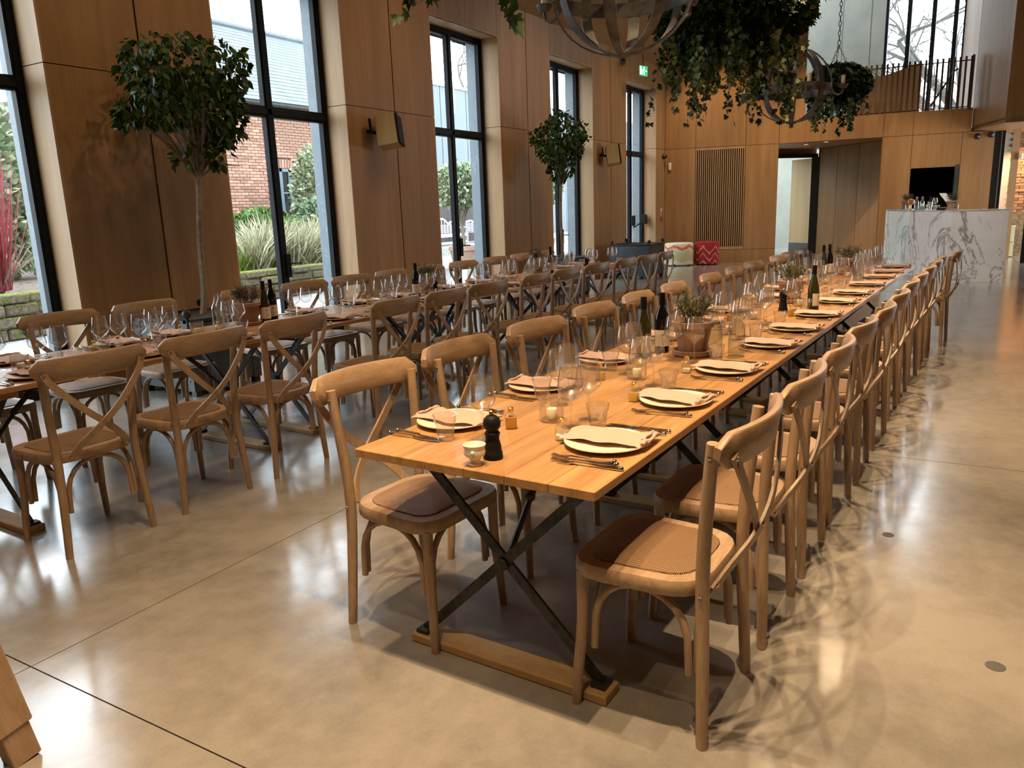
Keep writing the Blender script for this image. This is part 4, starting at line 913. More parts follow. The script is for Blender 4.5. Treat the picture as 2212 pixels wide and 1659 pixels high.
for k, x in enumerate(LXC):
    CP.put(MT(x+(0 if k else .012), 1.772+(jit(.015) if k else -.008)), PI-AW+(jit(.06) if k else -.045), 'oak cross-back chair, %s from the camera, left side of the right-hand table' % ORD[k], GC)
for k, x in enumerate(WXC):
    CP.put(LT(x, 3.735+jit(.012)), -AL+(jit(.05)), 'oak cross-back chair, %s from the left, near side of the window table' % ORD[k], GC)
for k, x in enumerate(VXC):
    CP.put(LT(x, 5.03+jit(.02)), PI-AL+jit(.06), 'oak cross-back chair, %s from the left, window side of the window table' % ORD[k], GC)
# ------------------------------------------------------------ tableware
ZT_ = TH
def shell(prof, th):                                  # outer profile -> closed double wall
    return prof+[(max(1e-5, r-th), z) for r, z in prof[::-1]]
def mk(name, cat, mb, mat, smooth=True):
    o = mb.obj(name, mat, smooth=smooth); return tag(o, 'x', cat)
def p_plate():
    return mk('dinner_plate', 'plate', MB().lathe([(1e-5, 0), (.075, 0), (.085, .004), (.128, .014), (.136, .018), (.135, .0205), (.125, .017), (.088, .0085), (1e-5, .007)], 36), 'plate')
def p_napkin():
    vs = []; fs = []; nx, ny = 12, 16; r = random.Random(5)
    def z(u, v): 
        return .0225+.0016*math.sin(u*5+v*3)+.0016*math.sin(v*9-u*4)+(.004 if abs(v) > .85 else 0)-.007*max(0, abs(v)-.8)*5
    for lay in (0, 1):
        for j in range(ny+1):
            for i in range(nx+1):
                u, v = -1+2*i/nx, -1+2*j/ny
                x = .078*u*(1+.06*math.sin(v*4))+.008*math.sin(v*6+u); y = .138*v+.006*math.sin(u*5)
                zz = z(u, v); edge = (1-abs(u)**6)
                vs.append((x, y, (zz+.0065*edge) if lay else zz-.0035*edge))
    w = nx+1; N = w*(ny+1)
    for j in range(ny):
        for i in range(nx):
            a = j*w+i; fs += [(a, a+w, a+w+1, a+1), (N+a, N+a+1, N+a+w+1, N+a+w)]
    ring = [j for j in range(w)]+[j*w+nx for j in range(1, ny+1)]+[ny*w+i for i in range(nx-1, -1, -1)]+[j*w for j in range(ny-1, 0, -1)]
    for a, b in zip(ring, ring[1:]+ring[:1]): fs.append((a, b, N+b, N+a))
    m = MB().add(vs, fs)
    # rolled fold of cloth at the far end
    m.tube([(-.07+.14*i/8, -.136+.004*math.sin(i), .026+.003*math.sin(i*1.3)) for i in range(9)], [.007+.003*math.sin(i*1.1) for i in range(9)], 7)
    m.tube([(.06-.1*i/6, -.125, .034+.002*math.sin(i*2)) for i in range(7)], .005, 6)
    return mk('napkin', 'napkin', m, 'napkin', smooth=60)
def p_glass():
    p = [(.036, 0), (.036, .0015), (.02, .004), (.006, .008), (.0037, .018), (.0033, .06), (.0038, .088), (.010, .096), (.026, .108), (.042, .124), (.0465, .134), (.0455, .15), (.041, .18), (.0355, .213), (.0345, .218)]
    q = [(.0335, .217), (.040, .18), (.0443, .15), (.0452, .135), (.0405, .126), (.025, .1105), (.009, .0995), (1e-5, .0975)]
    return mk('wine_glass', 'wine glass', MB().lathe(p+q, 24), 'glass', smooth=50)
def p_tumbler():
    m = lambda j, z: (-.035 if (j % 2) else .012)*(1 if .004 < z < .062 else .25)
    p = [(.0265, 0), (.0275, .004), (.031, .03), (.0345, .06), (.038, .068), (.0405, .088)]
    q = [(.0388, .088), (.0362, .068), (.0318, .055), (.028, .02), (.024, .012), (1e-5, .011)]
    return mk('tumbler', 'tumbler', MB().lathe(p+q, 20, mod=m), 'glass', smooth=25)
def p_fork():
    m = MB(); pts = [(-.102, .0035), (-.095, .0035), (-.05, .002), (-.01, .0055), (.04, .008), (.062, .004)]
    wd = [.0085, .0095, .0065, .0038, .0038, .011]
    m.sweep([(0, x, z+.0015) for x, z in pts], lambda i: [(-.0013, -wd[i]), (.0013, -wd[i]), (.0013, wd[i]), (-.0013, wd[i])], [(0, 0, 1)]*6)
    for k in range(4):
        x = -.0096+k*.0064; m.sweep([(x, .061, .0055), (x, .08, .003), (x, .103, .0085)], [(-.001, -.0016), (.001, -.0016), (.001, .0016), (-.001, .0016)], [(0, 0, 1)]*3)
    m.ball((0, -.098, .006), .0085, 8)
    return mk('fork', 'fork', m, 'steel', smooth=40)
def p_knife():
    m = MB(); m.sweep([(0, -.112, .006), (0, -.10, .006), (0, -.02, .0058), (0, .0, .0055)], lambda i: [(-.004, -[.007, .008, .006, .005][i]), (.004, -[.007, .008, .006, .005][i]), (.004, [.007, .008, .006, .005][i]), (-.004, [.007, .008, .006, .005][i])], [(0, 0, 1)]*4)
    m.prism([(-.005, 0), (.006, 0), (.011, .02), (.011, .08), (.006, .105), (-.001, .114), (-.005, .10)], .0035, .0058); m.ball((0, -.108, .006), .0085, 8)
    return mk('knife', 'knife', m, 'steel', smooth=40)
def sqb(n, r): return [(r*max(-1, min(1, 1.22*math.cos(2*PI*j/n))), r*max(-1, min(1, 1.22*math.sin(2*PI*j/n)))) for j in range(n)]
def p_bottle(fill, lab):
    t = thing('seasoning_bottle', 'x', 'small bottle')
    k = 24; prof = [(.0175, 0), (.0195, .003), (.0195, .040), (.018, .045), (.011, .053), (.0085, .057), (.0085, .064)]
    vs = []
    for r, z in prof: vs += [(x, y, z) for x, y in sqb(k, r)] if r > .012 else [(r*math.cos(2*PI*j/k), r*math.sin(2*PI*j/k), z) for j in range(k)]
    n = len(prof); fs = [(i*k+j, i*k+(j+1) % k, (i+1)*k+(j+1) % k, (i+1)*k+j) for i in range(n-1) for j in range(k)]+[tuple(range(k))[::-1], tuple((n-1)*k+j for j in range(k))]
    MB().add(vs, fs).obj('glass_body', 'bottleclear', t, smooth=40)
    if fill: MB().prism(sqb(16, .0175), .003, .041 if fill == 'oil' else .036).obj('contents', fill, t)
    else: MB().prism(sqb(16, .0170), .003, .018).obj('contents', 'white', t)
    MB().lathe([(.0098, .0595), (.0105, .061), (.0105, .0735), (.009, .075), (1e-5, .0752)], 14).obj('cap', 'gold', t, smooth=40)
    l = MB().box(-.0145, .0145, -.0202, -.0197, .007, .034).obj('label', 'paper', t)
    MB().box(-.0005, .0075, -.0206, -.0201, .022, .030).obj('label_emblem', 'red', l)
    cu = bpy.data.curves.new('label_text', 'FONT'); cu.body = lab; cu.size = .0105; cu.extrude = .0002; cu.align_x = 'CENTER'
    o = bpy.data.objects.new('label_text', cu); COL.objects.link(o)
    dg = bpy.context.evaluated_depsgraph_get(); me = bpy.data.meshes.new_from_object(o.evaluated_get(dg)); bpy.data.objects.remove(o)
    me.materials.clear(); me.materials.append(M['ink']); o = link('label_text', me, l, (.001, -.0205, .0105)); o.rotation_euler = (PI/2, 0, 0)
    return t
def p_jar():
    m = lambda j, z: .018*(j % 2)*(1 if z < .06 else 0)
    p = [(.038, 0), (.041, .004), (.043, .03), (.043, .06), (.044, .066), (.045, .09)]; q = [(.0425, .09), (.0415, .066), (.04, .04), (.038, .009), (1e-5, .008)]
    return mk('candle_jar', 'candle jar', MB().lathe(p+q, 32, mod=m), 'glass', smooth=25)
def p_candle():
    o = MB().lathe([(.0185, 0), (.0195, .003), (.0195, .033), (.018, .036), (1e-5, .034)], 18).obj('votive_candle', 'wax', smooth=40); tag(o, 'x', 'candle')
    MB().tube([(0, 0, .033), (.001, 0, .041)], .001, 5).obj('wick', 'black', o); return o
def p_wine(gl, lablab):
    t = thing('wine_bottle', 'x', 'wine bottle')
    prof = [(1e-5, .004), (.030, 0), (.0365, .004), (.037, .16), (.0355, .185), (.025, .215), (.0155, .238), (.0142, .25)] if gl == 'redwine' else [(1e-5, .004), (.030, 0), (.0375, .004), (.038, .12), (.036, .15), (.027, .195), (.018, .232), (.0145, .25)]
    MB().lathe(prof+[(.0142, .262)], 24).obj('glass_body', gl, t, smooth=True)
    MB().lathe([(.0150, .240), (.0155, .242), (.0152, .298), (.0145, .305), (1e-5, .3055)], 16).obj('capsule', 'black', t, smooth=40)
    a0, a1 = math.radians(-195), math.radians(-15)
    vs = [(.0384*math.cos(a0+(a1-a0)*i/14), .0384*math.sin(a0+(a1-a0)*i/14), z) for z in (.035, .118) for i in range(15)]
    l = MB().add(vs, [(i, i+1, 16+i, 15+i) for i in range(14)]).obj('label', 'paper', t, smooth=True)
    m = MB()
    for (u, z, w) in ((.40, .092, .05), (.44, .098, .03), (.40, .062, .09), (.42, .054, .06), (.40, .046, .05)):
        b0, b1 = a0+(a1-a0)*(u-w), a0+(a1-a0)*(u+w); h = .004 if z > .08 else .0015
        m.add([(.0388*math.cos(b), .0388*math.sin(b), q) for q in (z, z+h) for b in (b0, (b0+b1)/2, b1)], [(0, 1, 4, 3), (1, 2, 5, 4)])
    m.obj('label_print', 'ink', l)
    return t
def p_carafe():
    p = [(.036, 0), (.0395, .005), (.040, .02), (.040, .145), (.036, .165), (.022, .188), (.0155, .202), (.0145, .232), (.0175, .234), (.0175, .246)]
    q = [(.0135, .246), (.0125, .205), (.019, .19), (.034, .163), (.0378, .145), (.0375, .016), (1e-5, .012)]
    o = MB().lathe(p+q, 24).obj('water_bottle', 'bottleclear', smooth=45); tag(o, 'x', 'water bottle')
    m = MB()
    for i in range(5): m.box(-.010+(i % 2)*.002, .012-.003*(i % 3), -.0412, -.0404, .085+.006*i, .0865+.006*i)
    m.obj('printed_mark', 'ink', o); return o
def p_pot(leaf, n=520, sp=.75, L0=.075):
    t = thing('potted_herb', 'x', 'herb pot')
    MB().lathe([(1e-5, 0), (.075, 0), (.083, .006), (.087, .024), (.082, .026), (.078, .012), (1e-5, .010)], 28).obj('saucer', 'terracotta', t, smooth=40)
    MB().lathe([(1e-5, .012), (.056, .012), (.058, .016), (.078, .118), (.0785, .122), (.087, .124), (.089, .146), (.082, .148), (.076, .136), (1e-5, .134)], 28, mod=lambda j, z: .012*(j % 2) if .121 < z < .125 else 0).obj('pot', 'terracotta', t, smooth=40)
    MB().lathe([(.0755, .132), (.05, .139), (1e-5, .141)], 20).obj('soil', 'soil', t, smooth=True)
    P = []; D = []; st = MB()
    for k in range(34):
        a = random.uniform(0, 2*PI); s = random.uniform(.2, 1); b = Vector((math.cos(a)*.045*s, math.sin(a)*.045*s, .138)); e = b+Vector((math.cos(a)*.10*s*sp, math.sin(a)*.10*s*sp, random.uniform(.06, .135)))
        st.tube([b, b.lerp(e, .5)+Vector((0, 0, .012)), e], .0012, 3)
        for q in range(n//34):
            u = .25+.75*random.random(); P.append(b.lerp(e, u)+Vector((0, 0, .02*u*(1-u)))); d = (e-b).normalized()*.5+Vector([random.gauss(0, .6) for _ in range(3)]); D.append(d)
    st.obj('stems', 'twig', t, kind='stuff'); n2 = len(P); scatter('leaves', *NEEDLE, rmats(n2, L0*.55*(.6+.7*rng.random(n2)), dirs=np.array(D)), np.array(P), leaf, t)
    return t
def p_mill():
    t = thing('pepper_mill', 'x', 'pepper mill')
    MB().lathe([(1e-5, 0), (.029, 0), (.031, .006), (.029, .022), (.0265, .026), (.027, .036), (.0235, .052), (.0205, .062), (.0225, .074), (.0245, .080), (.022, .084), (.0185, .088), (.019, .092), (.0255, .1), (.0275, .112), (.0245, .126), (.015, .135), (.008, .137), (1e-5, .137)], 28).obj('body', 'black', t, smooth=40)
    MB().ball((0, 0, .144), .0085, 12).obj('brass_knob', 'gold', t, smooth=True); return t
def p_mustard():
    o = MB().lathe([(1e-5, 0), (.022, 0), (.023, .004), (.017, .008), (.0155, .016), (.020, .023), (.031, .031), (.0335, .042), (.031, .052), (.0335, .058), (.0345, .064), (.0315, .065), (.029, .055), (.028, .04), (1e-5, .03)], 28).obj('mustard_bowl', 'white', smooth=35); tag(o, 'x', 'bowl')
    MB().ball((.034, 0, .046), .006, 8).ball((-.034, 0, .046), .006, 8).obj('lug', 'white', o, smooth=True); return o
PL, NP, WG, TU, FK, KN = map(Proto, (p_plate(), p_napkin(), p_glass(), p_tumbler(), p_fork(), p_knife()))
OILB, SALT, OILD = Proto(p_bottle('oil', 'OIL')), Proto(p_bottle(None, 'SALT')), Proto(p_bottle('mustard', 'OIL'))
JR, CD, WW, RWN, CA, MILL, MUS = map(Proto, (p_jar(), p_candle(), p_wine('green', 0), p_wine('redwine', 0), p_carafe(), p_mill(), p_mustard()))
HB, HL = Proto(p_pot('rosemary')), Proto(p_pot('lavender', 620, .6, .06))
random.seed(11)
OCC = {'main': [], 'win': []}
def rec(side, x, y, r): OCC['main' if side in 'RL' else 'win'].append((x, y, r))
def clear(side, x, y, r): return all((x-a)**2+(y-b)**2 > (r+c)**2 for a, b, c in OCC['main' if side in 'RL' else 'win'])
def settle(side, x, y, r, reach=.16):
    for k in range(240):
        q = reach*(k/240)**.7; a = random.uniform(0, 2*PI); u, v = x+q*math.cos(a), y+q*math.sin(a)
        if clear(side, u, v, r): rec(side, u, v, r); return u, v
    rec(side, x, y, r); return x, y
def sp(side, x, y, r): rec(side, x, y, r); return (MT if side == 'R' else LT)(x, y, ZT_)
ROWN = {'R': ('right-hand table', MT, -AW), 'L': ('right-hand table', MT, -AW), 'W': ('window table', LT, -AL), 'V': ('window table', LT, -AL)}
SIDE = {'R': 'right side', 'L': 'left side', 'W': 'near side', 'V': 'window side'}
def place(side, k, x, y, s, rich=True):
    """one place setting: s=+1 sitter faces +y, s=-1 faces -y; (x, y) = plate centre"""
    row, T, rz = ROWN[side]; r = rz+(0 if s > 0 else PI)
    end = 'camera' if side in 'RL' else 'left'
    w = '%s place from the %s, %s of the %s' % (ORD[k], end, SIDE[side], row)
    def at(dx, dy, z=0): return T(x+s*dx, y+s*dy, ZT_+z)
    PL.put(at(0, 0), r+jit(1), 'cream dinner plate, '+w, 'dinner plates')
    NP.put(at(s*.026+jit(.012), .005+jit(.012)), r+jit(.18), 'folded pink napkin on plate, '+w, 'folded pink napkins')
    for q in range(2 if k or side != 'R' else 3):
        FK.put(at(-.165-.024*q+jit(.004), -.005-.022*q+jit(.008), 0), r+.10+jit(.07), '%s fork, %s' % (['inner', 'outer', 'outermost'][q], w), 'forks')
    for q in range(2): KN.put(at(.185+.026*q, -.01+jit(.01)), r-.06+jit(.06), '%s knife, %s' % (['inner', 'outer'][q], w), 'knives')
    def up(dx, dy, rr):
        u, v = settle(side, x+s*dx, y+s*dy, rr); return T(u, v, ZT_)
    TU.put(up(.165+jit(.02), .10+jit(.015), .043), jit(1), 'fluted tumbler, '+w, 'fluted glass tumblers')
    WG.put(up(.13+jit(.02), .20+jit(.015), .049), jit(1), 'inner wine glass, '+w, 'wine glasses')
    if not (side == 'L' and k == 0): WG.put(up(.235+jit(.02), .20+jit(.015), .049), jit(1), 'outer wine glass, '+w, 'wine glasses')
RXP = [2.13, 2.73, 3.36, 4.05, 4.62, 5.24, 5.96, 6.54, 7.22, 7.92, 8.52, 9.14]
LXP = [2.13, 2.74, 3.37, 4.09, 4.72, 5.30, 6.14, 6.74, 7.36, 8.42, 8.86, 9.30]
VXP = [2.10, 2.75, 3.12, 4.30, 4.92, 5.46, 6.20, 6.78, 7.28, 8.14, 8.70, 9.20]
# shared things down the middle of the tables
for k, (x, y) in enumerate(((2.31, 1.335), (3.06, 1.335), (4.35, 1.33), (4.98, 1.36), (5.70, 1.24), (6.6, 1.33), (7.25, 1.36), (7.95, 1.3))):
    w = '%s from the camera on the right-hand table' % ORD[k]
    JR.put(sp('R', x, y, 0.046), jit(1), 'ribbed glass candle jar, '+w, 'ribbed candle jars'); CD.put(MT(x+.003, y, ZT_+.009), 0, 'cream votive candle inside jar, '+w, 'votive candles')
for k, (x, y) in enumerate(((2.0, 4.33), (3.2, 4.50), (4.2, 4.40), (5.0, 4.42), (5.25, 4.40), (6.7, 4.4), (7.4, 4.42), (8.6, 4.4))):
    w = '%s from the left on the window table' % ORD[k]
    JR.put(sp('W', x, y, 0.046), jit(1), 'ribbed glass candle jar, '+w, 'ribbed candle jars'); CD.put(LT(x+.003, y, ZT_+.009), 0, 'cream votive candle inside jar, '+w, 'votive candles')
for k, (x, y, p, r) in enumerate(((2.12, 1.19, 0, .2), (2.69, 1.185, 2, .0), (3.27, 1.185, 0, 0), (4.52, 1.17, 0, .3), (5.18, 1.18, 2, .1), (6.35, 1.2, 0, .2), (7.36, 1.21, 0, .2), (8.45, 1.2, 2, .1))):
    P_ = (SALT, OILB, OILD)[p]
    P_.put(sp('R', x, y, 0.021), r+.15, '%s gold-capped seasoning bottle, %s from the camera by the right plates, right-hand table' % (['salt', 'amber oil', 'golden oil'][p], ORD[k]), 'gold-capped seasoning bottles')
for k, (x, y, p, r) in enumerate(((2.165, 1.415, 1, .6), (2.98, 1.47, 2, .1), (3.95, 1.46, 0, .2), (4.86, 1.48, 1, .4), (6.3, 1.45, 2, .3), (7.1, 1.46, 1, .3))):
    P_ = (SALT, OILB, OILD)[p]
    P_.put(sp('R', x, y, 0.021), r, '%s gold-capped seasoning bottle, %s from the camera by the left plates, right-hand table' % (['salt', 'amber oil', 'golden oil'][p], ORD[k]), 'gold-capped seasoning bottles')
for k, (x, y, p) in enumerate(((1.98, 4.2, 1), (2.5, 4.50, 2), (2.66, 4.52, 0), (3.12, 4.56, 0), (3.34, 4.46, 2), (4.12, 4.52, 2), (4.9, 4.52, 2), (5.55, 4.46, 0), (6.2, 4.4, 2), (7.0, 4.45, 2), (7.7, 4.4, 2), (8.4, 4.45, 0))):
    P_ = (SALT, OILB, OILD)[p]
    P_.put(sp('W', x, y, 0.021), .2+jit(.3), '%s gold-capped seasoning bottle, %s from the left on the window table' % (['salt', 'amber oil', 'golden oil'][p], ORD[k]), 'gold-capped seasoning bottles')
MILL.put(sp('R', 1.86, 1.285, 0.032), 0, 'black pepper mill with brass knob at the near end of the table', 'pepper mills')
MUS.put(sp('R', 1.785, 1.30, 0.036), .4, 'small white footed mustard bowl beside the nearest pepper mill')
MILL.put(sp('R', 5.43, 1.29, 0.032), 0, 'black pepper mill in the middle of the right-hand table', 'pepper mills')
MILL.put(sp('W', 5.62, 4.36, 0.032), 0, 'black pepper mill beside a wine bottle on the window table', 'pepper mills')
MILL.put(sp('W', 8.7, 4.36, 0.032), 0, 'black pepper mill at the far end of the window table', 'pepper mills')
G_W, G_P, G_C = 'wine bottles', 'potted herbs', 'clear water bottles'
WW.put(sp('R', 3.50, 1.49, 0.039), .3, 'green white-wine bottle left of the nearest herb pot', G_W); RWN.put(sp('R', 3.70, 1.475, 0.038), -.5, 'near-black red-wine bottle touching the nearest herb pot', G_W)
HB.put(sp('R', 3.68, 1.305, 0.105), .4, 'terracotta pot of rosemary nearest the camera, right-hand table', G_P, 1.17)
CA.put(sp('R', 3.66, 1.19, 0.041), .5, 'clear water bottle beside the nearest rosemary pot, farther one', G_C); CA.put(sp('R', 3.73, 1.10, 0.041), .2, 'clear water bottle nearest the camera, right of the rosemary pot', G_C)
WW.put(sp('R', 5.50, 1.11, 0.039), .3, 'green wine bottle beside the middle pepper mill', G_W)
HB.put(sp('R', 5.90, 1.35, 0.105), 1.4, 'terracotta pot of rosemary in the middle of the right-hand table', G_P, 1.12)
CA.put(sp('R', 5.56, 1.50, 0.041), .2, 'clear water bottle left of the middle rosemary pot, nearer one', G_C); CA.put(sp('R', 5.72, 1.54, 0.041), .1, 'clear water bottle left of the middle rosemary pot, farther one', G_C)
HB.put(sp('R', 8.24, 1.36, 0.105), 2.2, 'terracotta pot of rosemary nearest the bar, right-hand table', G_P, 1.1)
WW.put(sp('R', 7.90, 1.52, 0.039), .3, 'green wine bottle left of the farthest rosemary pot', G_W); RWN.put(sp('R', 8.08, 1.50, 0.038), 0, 'near-black wine bottle just left of the farthest rosemary pot', G_W)
CA.put(sp('R', 7.40, 1.12, 0.041), .4, 'clear water bottle before the farthest rosemary pot, nearer one', G_C); CA.put(sp('R', 7.52, 1.16, 0.041), .4, 'clear water bottle before the farthest rosemary pot, farther one', G_C)
HL.put(sp('W', 3.67, 4.555, 0.1), 0, 'terracotta pot of dry lavender on the window table', G_P, 1.1)
CA.put(sp('W', 3.42, 4.56, 0.041), .5, 'clear water bottle left of the lavender pot, nearer one', G_C); CA.put(sp('W', 3.53, 4.66, 0.041), .5, 'clear water bottle against the lavender pot', G_C)
WW.put(sp('W', 3.78, 4.50, 0.039), .1, 'green wine bottle right of the lavender pot', G_W); RWN.put(sp('W', 3.90, 4.56, 0.038), -.1, 'near-black wine bottle right of the lavender pot', G_W)
RWN.put(sp('W', 5.47, 4.46, 0.038), -.3, 'near-black wine bottle before the middle pot of the window table', G_W); HB.put(sp('W', 5.76, 4.56, 0.105), 0, 'terracotta pot of rosemary in the middle of the window table', G_P, 1.05)
CA.put(sp('W', 5.98, 4.60, 0.041), .5, 'clear water bottle right of the middle rosemary pot, window table', G_C)
CA.put(sp('W', 7.50, 4.46, 0.041), .5, 'clear water bottle by the far pot of the window table, nearer one', G_C); CA.put(sp('W', 7.63, 4.52, 0.041), .5, 'clear water bottle by the far pot of the window table, farther one', G_C)
HL.put(sp('W', 7.84, 4.58, 0.1), 1, 'terracotta pot of grey herbs at the far part of the window table', G_P); RWN.put(sp('W', 7.98, 4.47, 0.038), -.3, 'near-black wine bottle by the far pot of the window table', G_W)
for k in range(12):
    rec('R', RXP[k], 1.032, .136); rec('L', LXP[k], 1.632, .136); rec('W', WXC[k]+.05, 4.11, .136); rec('V', VXP[k], 4.685, .136)
for k in range(12):
    place('R', k, RXP[k], 1.032, 1); place('L', k, LXP[k], 1.632, -1)
    place('W', k, WXC[k]+.05, 4.11, 1); place('V', k, VXP[k], 4.685, -1)
# ------------------------------------------------------------ marble bar and what stands on it
bar = thing('marble_bar', 'white veined marble bar counter with angled front panels', 'bar counter')
bL, bF, bC, bR, bR2, bC2, bF2, bL2 = [(18.6, 1.58), (17.0, 1.02), (15.44, .29), (15.66, -.55), (16.25, -.48), (16.12, .0), (17.3, .45), (18.85, 1.0)]
def slab(p, q, nm, t=.03, z1=1.215):
    p, q = Vector(p), Vector(q); d = (q-p).normalized(); n = Vector((d.y, -d.x)); c = (p+q)/2
    o = MB().box(0, (q-p).length-.002, 0, t, 0, z1).obj(nm, 'marble', bar, bevel=.0015); o.location = (p.x, p.y, 0); o.rotation_euler[2] = math.atan2(d.y, d.x); return o
slab(bL, bF, 'front_panel'); slab(bF, bC, 'front_panel'); slab(bC, bR, 'front_panel'); slab(bR, bR2, 'side_panel')
MB().prism([bL, bF, bC, bR, bR2, bC2, bF2, bL2], 1.195, 1.222).obj('counter_top', 'marble', bar)
MB().prism([(18.65, 1.54), (17.02, .97), (15.5, .26), (15.7, -.5), (16.2, -.44), (16.07, .02), (17.26, .48), (18.82, 1.04)], .02, 1.19).obj('carcass', 'gap', bar)
def on_bar(px, off=.2):                               # points along the counter, measured from the front corner
    u = (2060-px)/93.0
    if u >= 0: q = Vector(bC).lerp(Vector(bF), u*.86+u*u*.14); return (q.x+off*.45, q.y-off*.9, 1.222)
    q = Vector(bC).lerp(Vector(bR), -u); return (q.x+off, q.y+off*.3, 1.222)
HB.put(on_bar(1935), 0, 'small terracotta pot of herbs at the left end of the bar', G_P); HL.put(on_bar(2066, .22), 1, 'terracotta pot of herbs at the front corner of the bar', G_P, 1.1)
t = thing('amber_lamp', 'round amber glass table lamp beside the left herb pot on the bar', 'lamp', on_bar(1944)); MB().lathe([(.05, 0), (.05, .01), (.012, .015), (.012, .10), (1e-5, .1)], 14).obj('foot', 'gold', t, smooth=40); MB().lathe([(1e-5, .09), (.045, .1), (.07, .14), (.06, .19), (.03, .21), (1e-5, .21)], 16).obj('shade', 'copper', t, smooth=True)
for k, (px, l) in enumerate(((1956, 'clear bottle on the bar right of the amber lamp'), (1968, 'clear bottle with a pourer in the middle of the bar'))): CA.put(on_bar(px), 0, l, 'bottles on the bar')
JR.put(on_bar(1951, .08), 0, 'short glass candle jar below the amber lamp on the bar', 'jars on the bar'); CD.put(tuple(Vector(on_bar(1951, .08))+Vector((0, 0, .009))), 0, 'votive candle in the jar below the amber lamp', 'votive candles')
t = thing('card_box', 'teal card box with a white lid on the bar', 'box', on_bar(1977, .12)); MB().box(-.08, .08, -.05, .05, 0, .07).obj('body', 'greenbox', t); MB().box(-.03, .03, -.03, .03, .07, .12).obj('lid', 'paper', t)
t = thing('cocktail_shaker', 'steel cocktail shaker on the bar', 'shaker', on_bar(1985)); MB().lathe([(.03, 0), (.042, .12), (.044, .15)], 16).obj('cup', 'steel', t, smooth=40); MB().lathe([(.043, .15), (.03, .18), (.018, .19), (.018, .23), (1e-5, .235)], 16).obj('cap', 'black', t, smooth=40)
WG.put(on_bar(1995), 0, 'stemmed glass beside the shaker on the bar', 'glasses on the bar')
t = thing('bar_jigger', 'small steel jigger on the bar between glasses', 'jigger', on_bar(1990, .1)); MB().lathe([(.022, 0), (.006, .045), (.024, .10), (.02, .1), (1e-5, .05)], 14).obj('cups', 'steel', t, smooth=40)
for k, px in enumerate((2001, 2006)): TU.put(on_bar(px, .16), 0, ['tumbler left of the tablet stand on the bar', 'tumbler touching the tablet stand on the bar'][k], 'glasses on the bar')
t = thing('tablet_stand', 'white tablet on a slanted black stand on the bar', 'tablet', on_bar(2021, .2), math.radians(62)); MB().box(-.13, .13, -.09, .09, 0, .04).obj('base', 'black', t); MB().add([(-.125, -.1, .05), (-.115, -.1, .045), (.10, -.1, .29), (.09, -.1, .295), (-.125, .1, .05), (-.115, .1, .045), (.10, .1, .29), (.09, .1, .295)], [(0, 1, 2, 3), (4, 7, 6, 5), (0, 4, 5, 1), (3, 2, 6, 7), (0, 3, 7, 4), (1, 5, 6, 2)]).obj('screen_panel', 'paper', t); MB().box(-.12, .1, -.06, .06, .04, .05).obj('ledge', 'foot', t)
for k, px in enumerate((2034, 2040, 2047)): JR.put(on_bar(px, .15), 0, ['glass jar right of the tablet on the bar', 'ribbed glass jar in the middle of three on the bar', 'glass jar left of the corner herb pot on the bar'][k], 'jars on the bar')
# ------------------------------------------------------------ poufs, steel planters, ficus trees
t = thing('pouf', 'round cream patterned textile pouf before the far wall', 'pouf', (18.93, 6.22, 0)); MB().lathe([(1e-5, .015), (.33, .015), (.36, .04), (.362, .50), (.345, .54), (.30, .555), (1e-5, .56)], 40).obj('body', 'pouf', t, smooth=True); MB().lathe([(.30, 0), (.30, .016), (1e-5, .016)], 24).obj('base', 'black', t)
t = thing('pouf', 'round red patterned textile pouf behind the cream one', 'pouf', (19.24, 5.62, 0)); MB().lathe([(1e-5, .015), (.27, .015), (.30, .04), (.302, .51), (.29, .55), (.25, .565), (1e-5, .57)], 40).obj('body', 'poufred', t, smooth=True); MB().lathe([(.25, 0), (.25, .016), (1e-5, .016)], 24).obj('base', 'black', t)
def planter(loc, w, h, lab):
    t = thing('steel_planter', lab, 'planter', loc); q = w/2
    for a in range(4):
        o = MB().box(-q, q, -q, -q+.012, .06, h).obj('side_panel', 'planter', t); o.rotation_euler[2] = a*PI/2
        m = MB()
        for s in (-1, 1):
            for k in range(6): m.ball((s*(q-.05), -q-.003, .14+k*(h-.2)/5), .011, 6)
            m.box(s*(q-.045)-.045, s*(q-.045)+.045, -q-.006, -q, .05, h)
        o2 = m.obj('riveted_corner_strap', 'planter', t); o2.rotation_euler[2] = a*PI/2
    MB().box(-q, q, -q, q, h-.02, h).box(-q-.01, q+.01, -q-.01, -q+.04, h-.01, h+.015).box(-q-.01, q+.01, q-.04, q+.01, h-.01, h+.015).box(-q-.01, -q+.04, -q, q, h-.01, h+.015).box(q-.04, q+.01, -q, q, h-.01, h+.015).obj('rim', 'iron', t)
    MB().box(-q+.05, q-.05, -q+.05, q-.05, h-.02, h+.003).obj('soil', 'soil', t)
    for i in (-1, 1):
        for j in (-1, 1):
            MB().lathe([(.012, h+.01), (.012, h+.03), (.035, h+.045), (.042, h+.068), (.03, h+.095), (1e-5, h+.105)], 12, (i*(q-.02), j*(q-.02), 0)).obj('ball_finial', 'iron', t, smooth=True)
            MB().box(i*(q-.04)-.03, i*(q-.04)+.03, j*(q-.04)-.03, j*(q-.04)+.03, 0, .06).obj('foot', 'iron', t)
planter((4.62, 6.08, 0), .74, .66, 'steel planter with ball finials at the foot of the nearest ficus'); planter((12.15, 6.1, 0), .74, .66, 'steel planter with ball finials under the farther ficus'); planter((15.65, 6.05, 0), .86, .70, 'riveted steel planter without a tree below the last window')
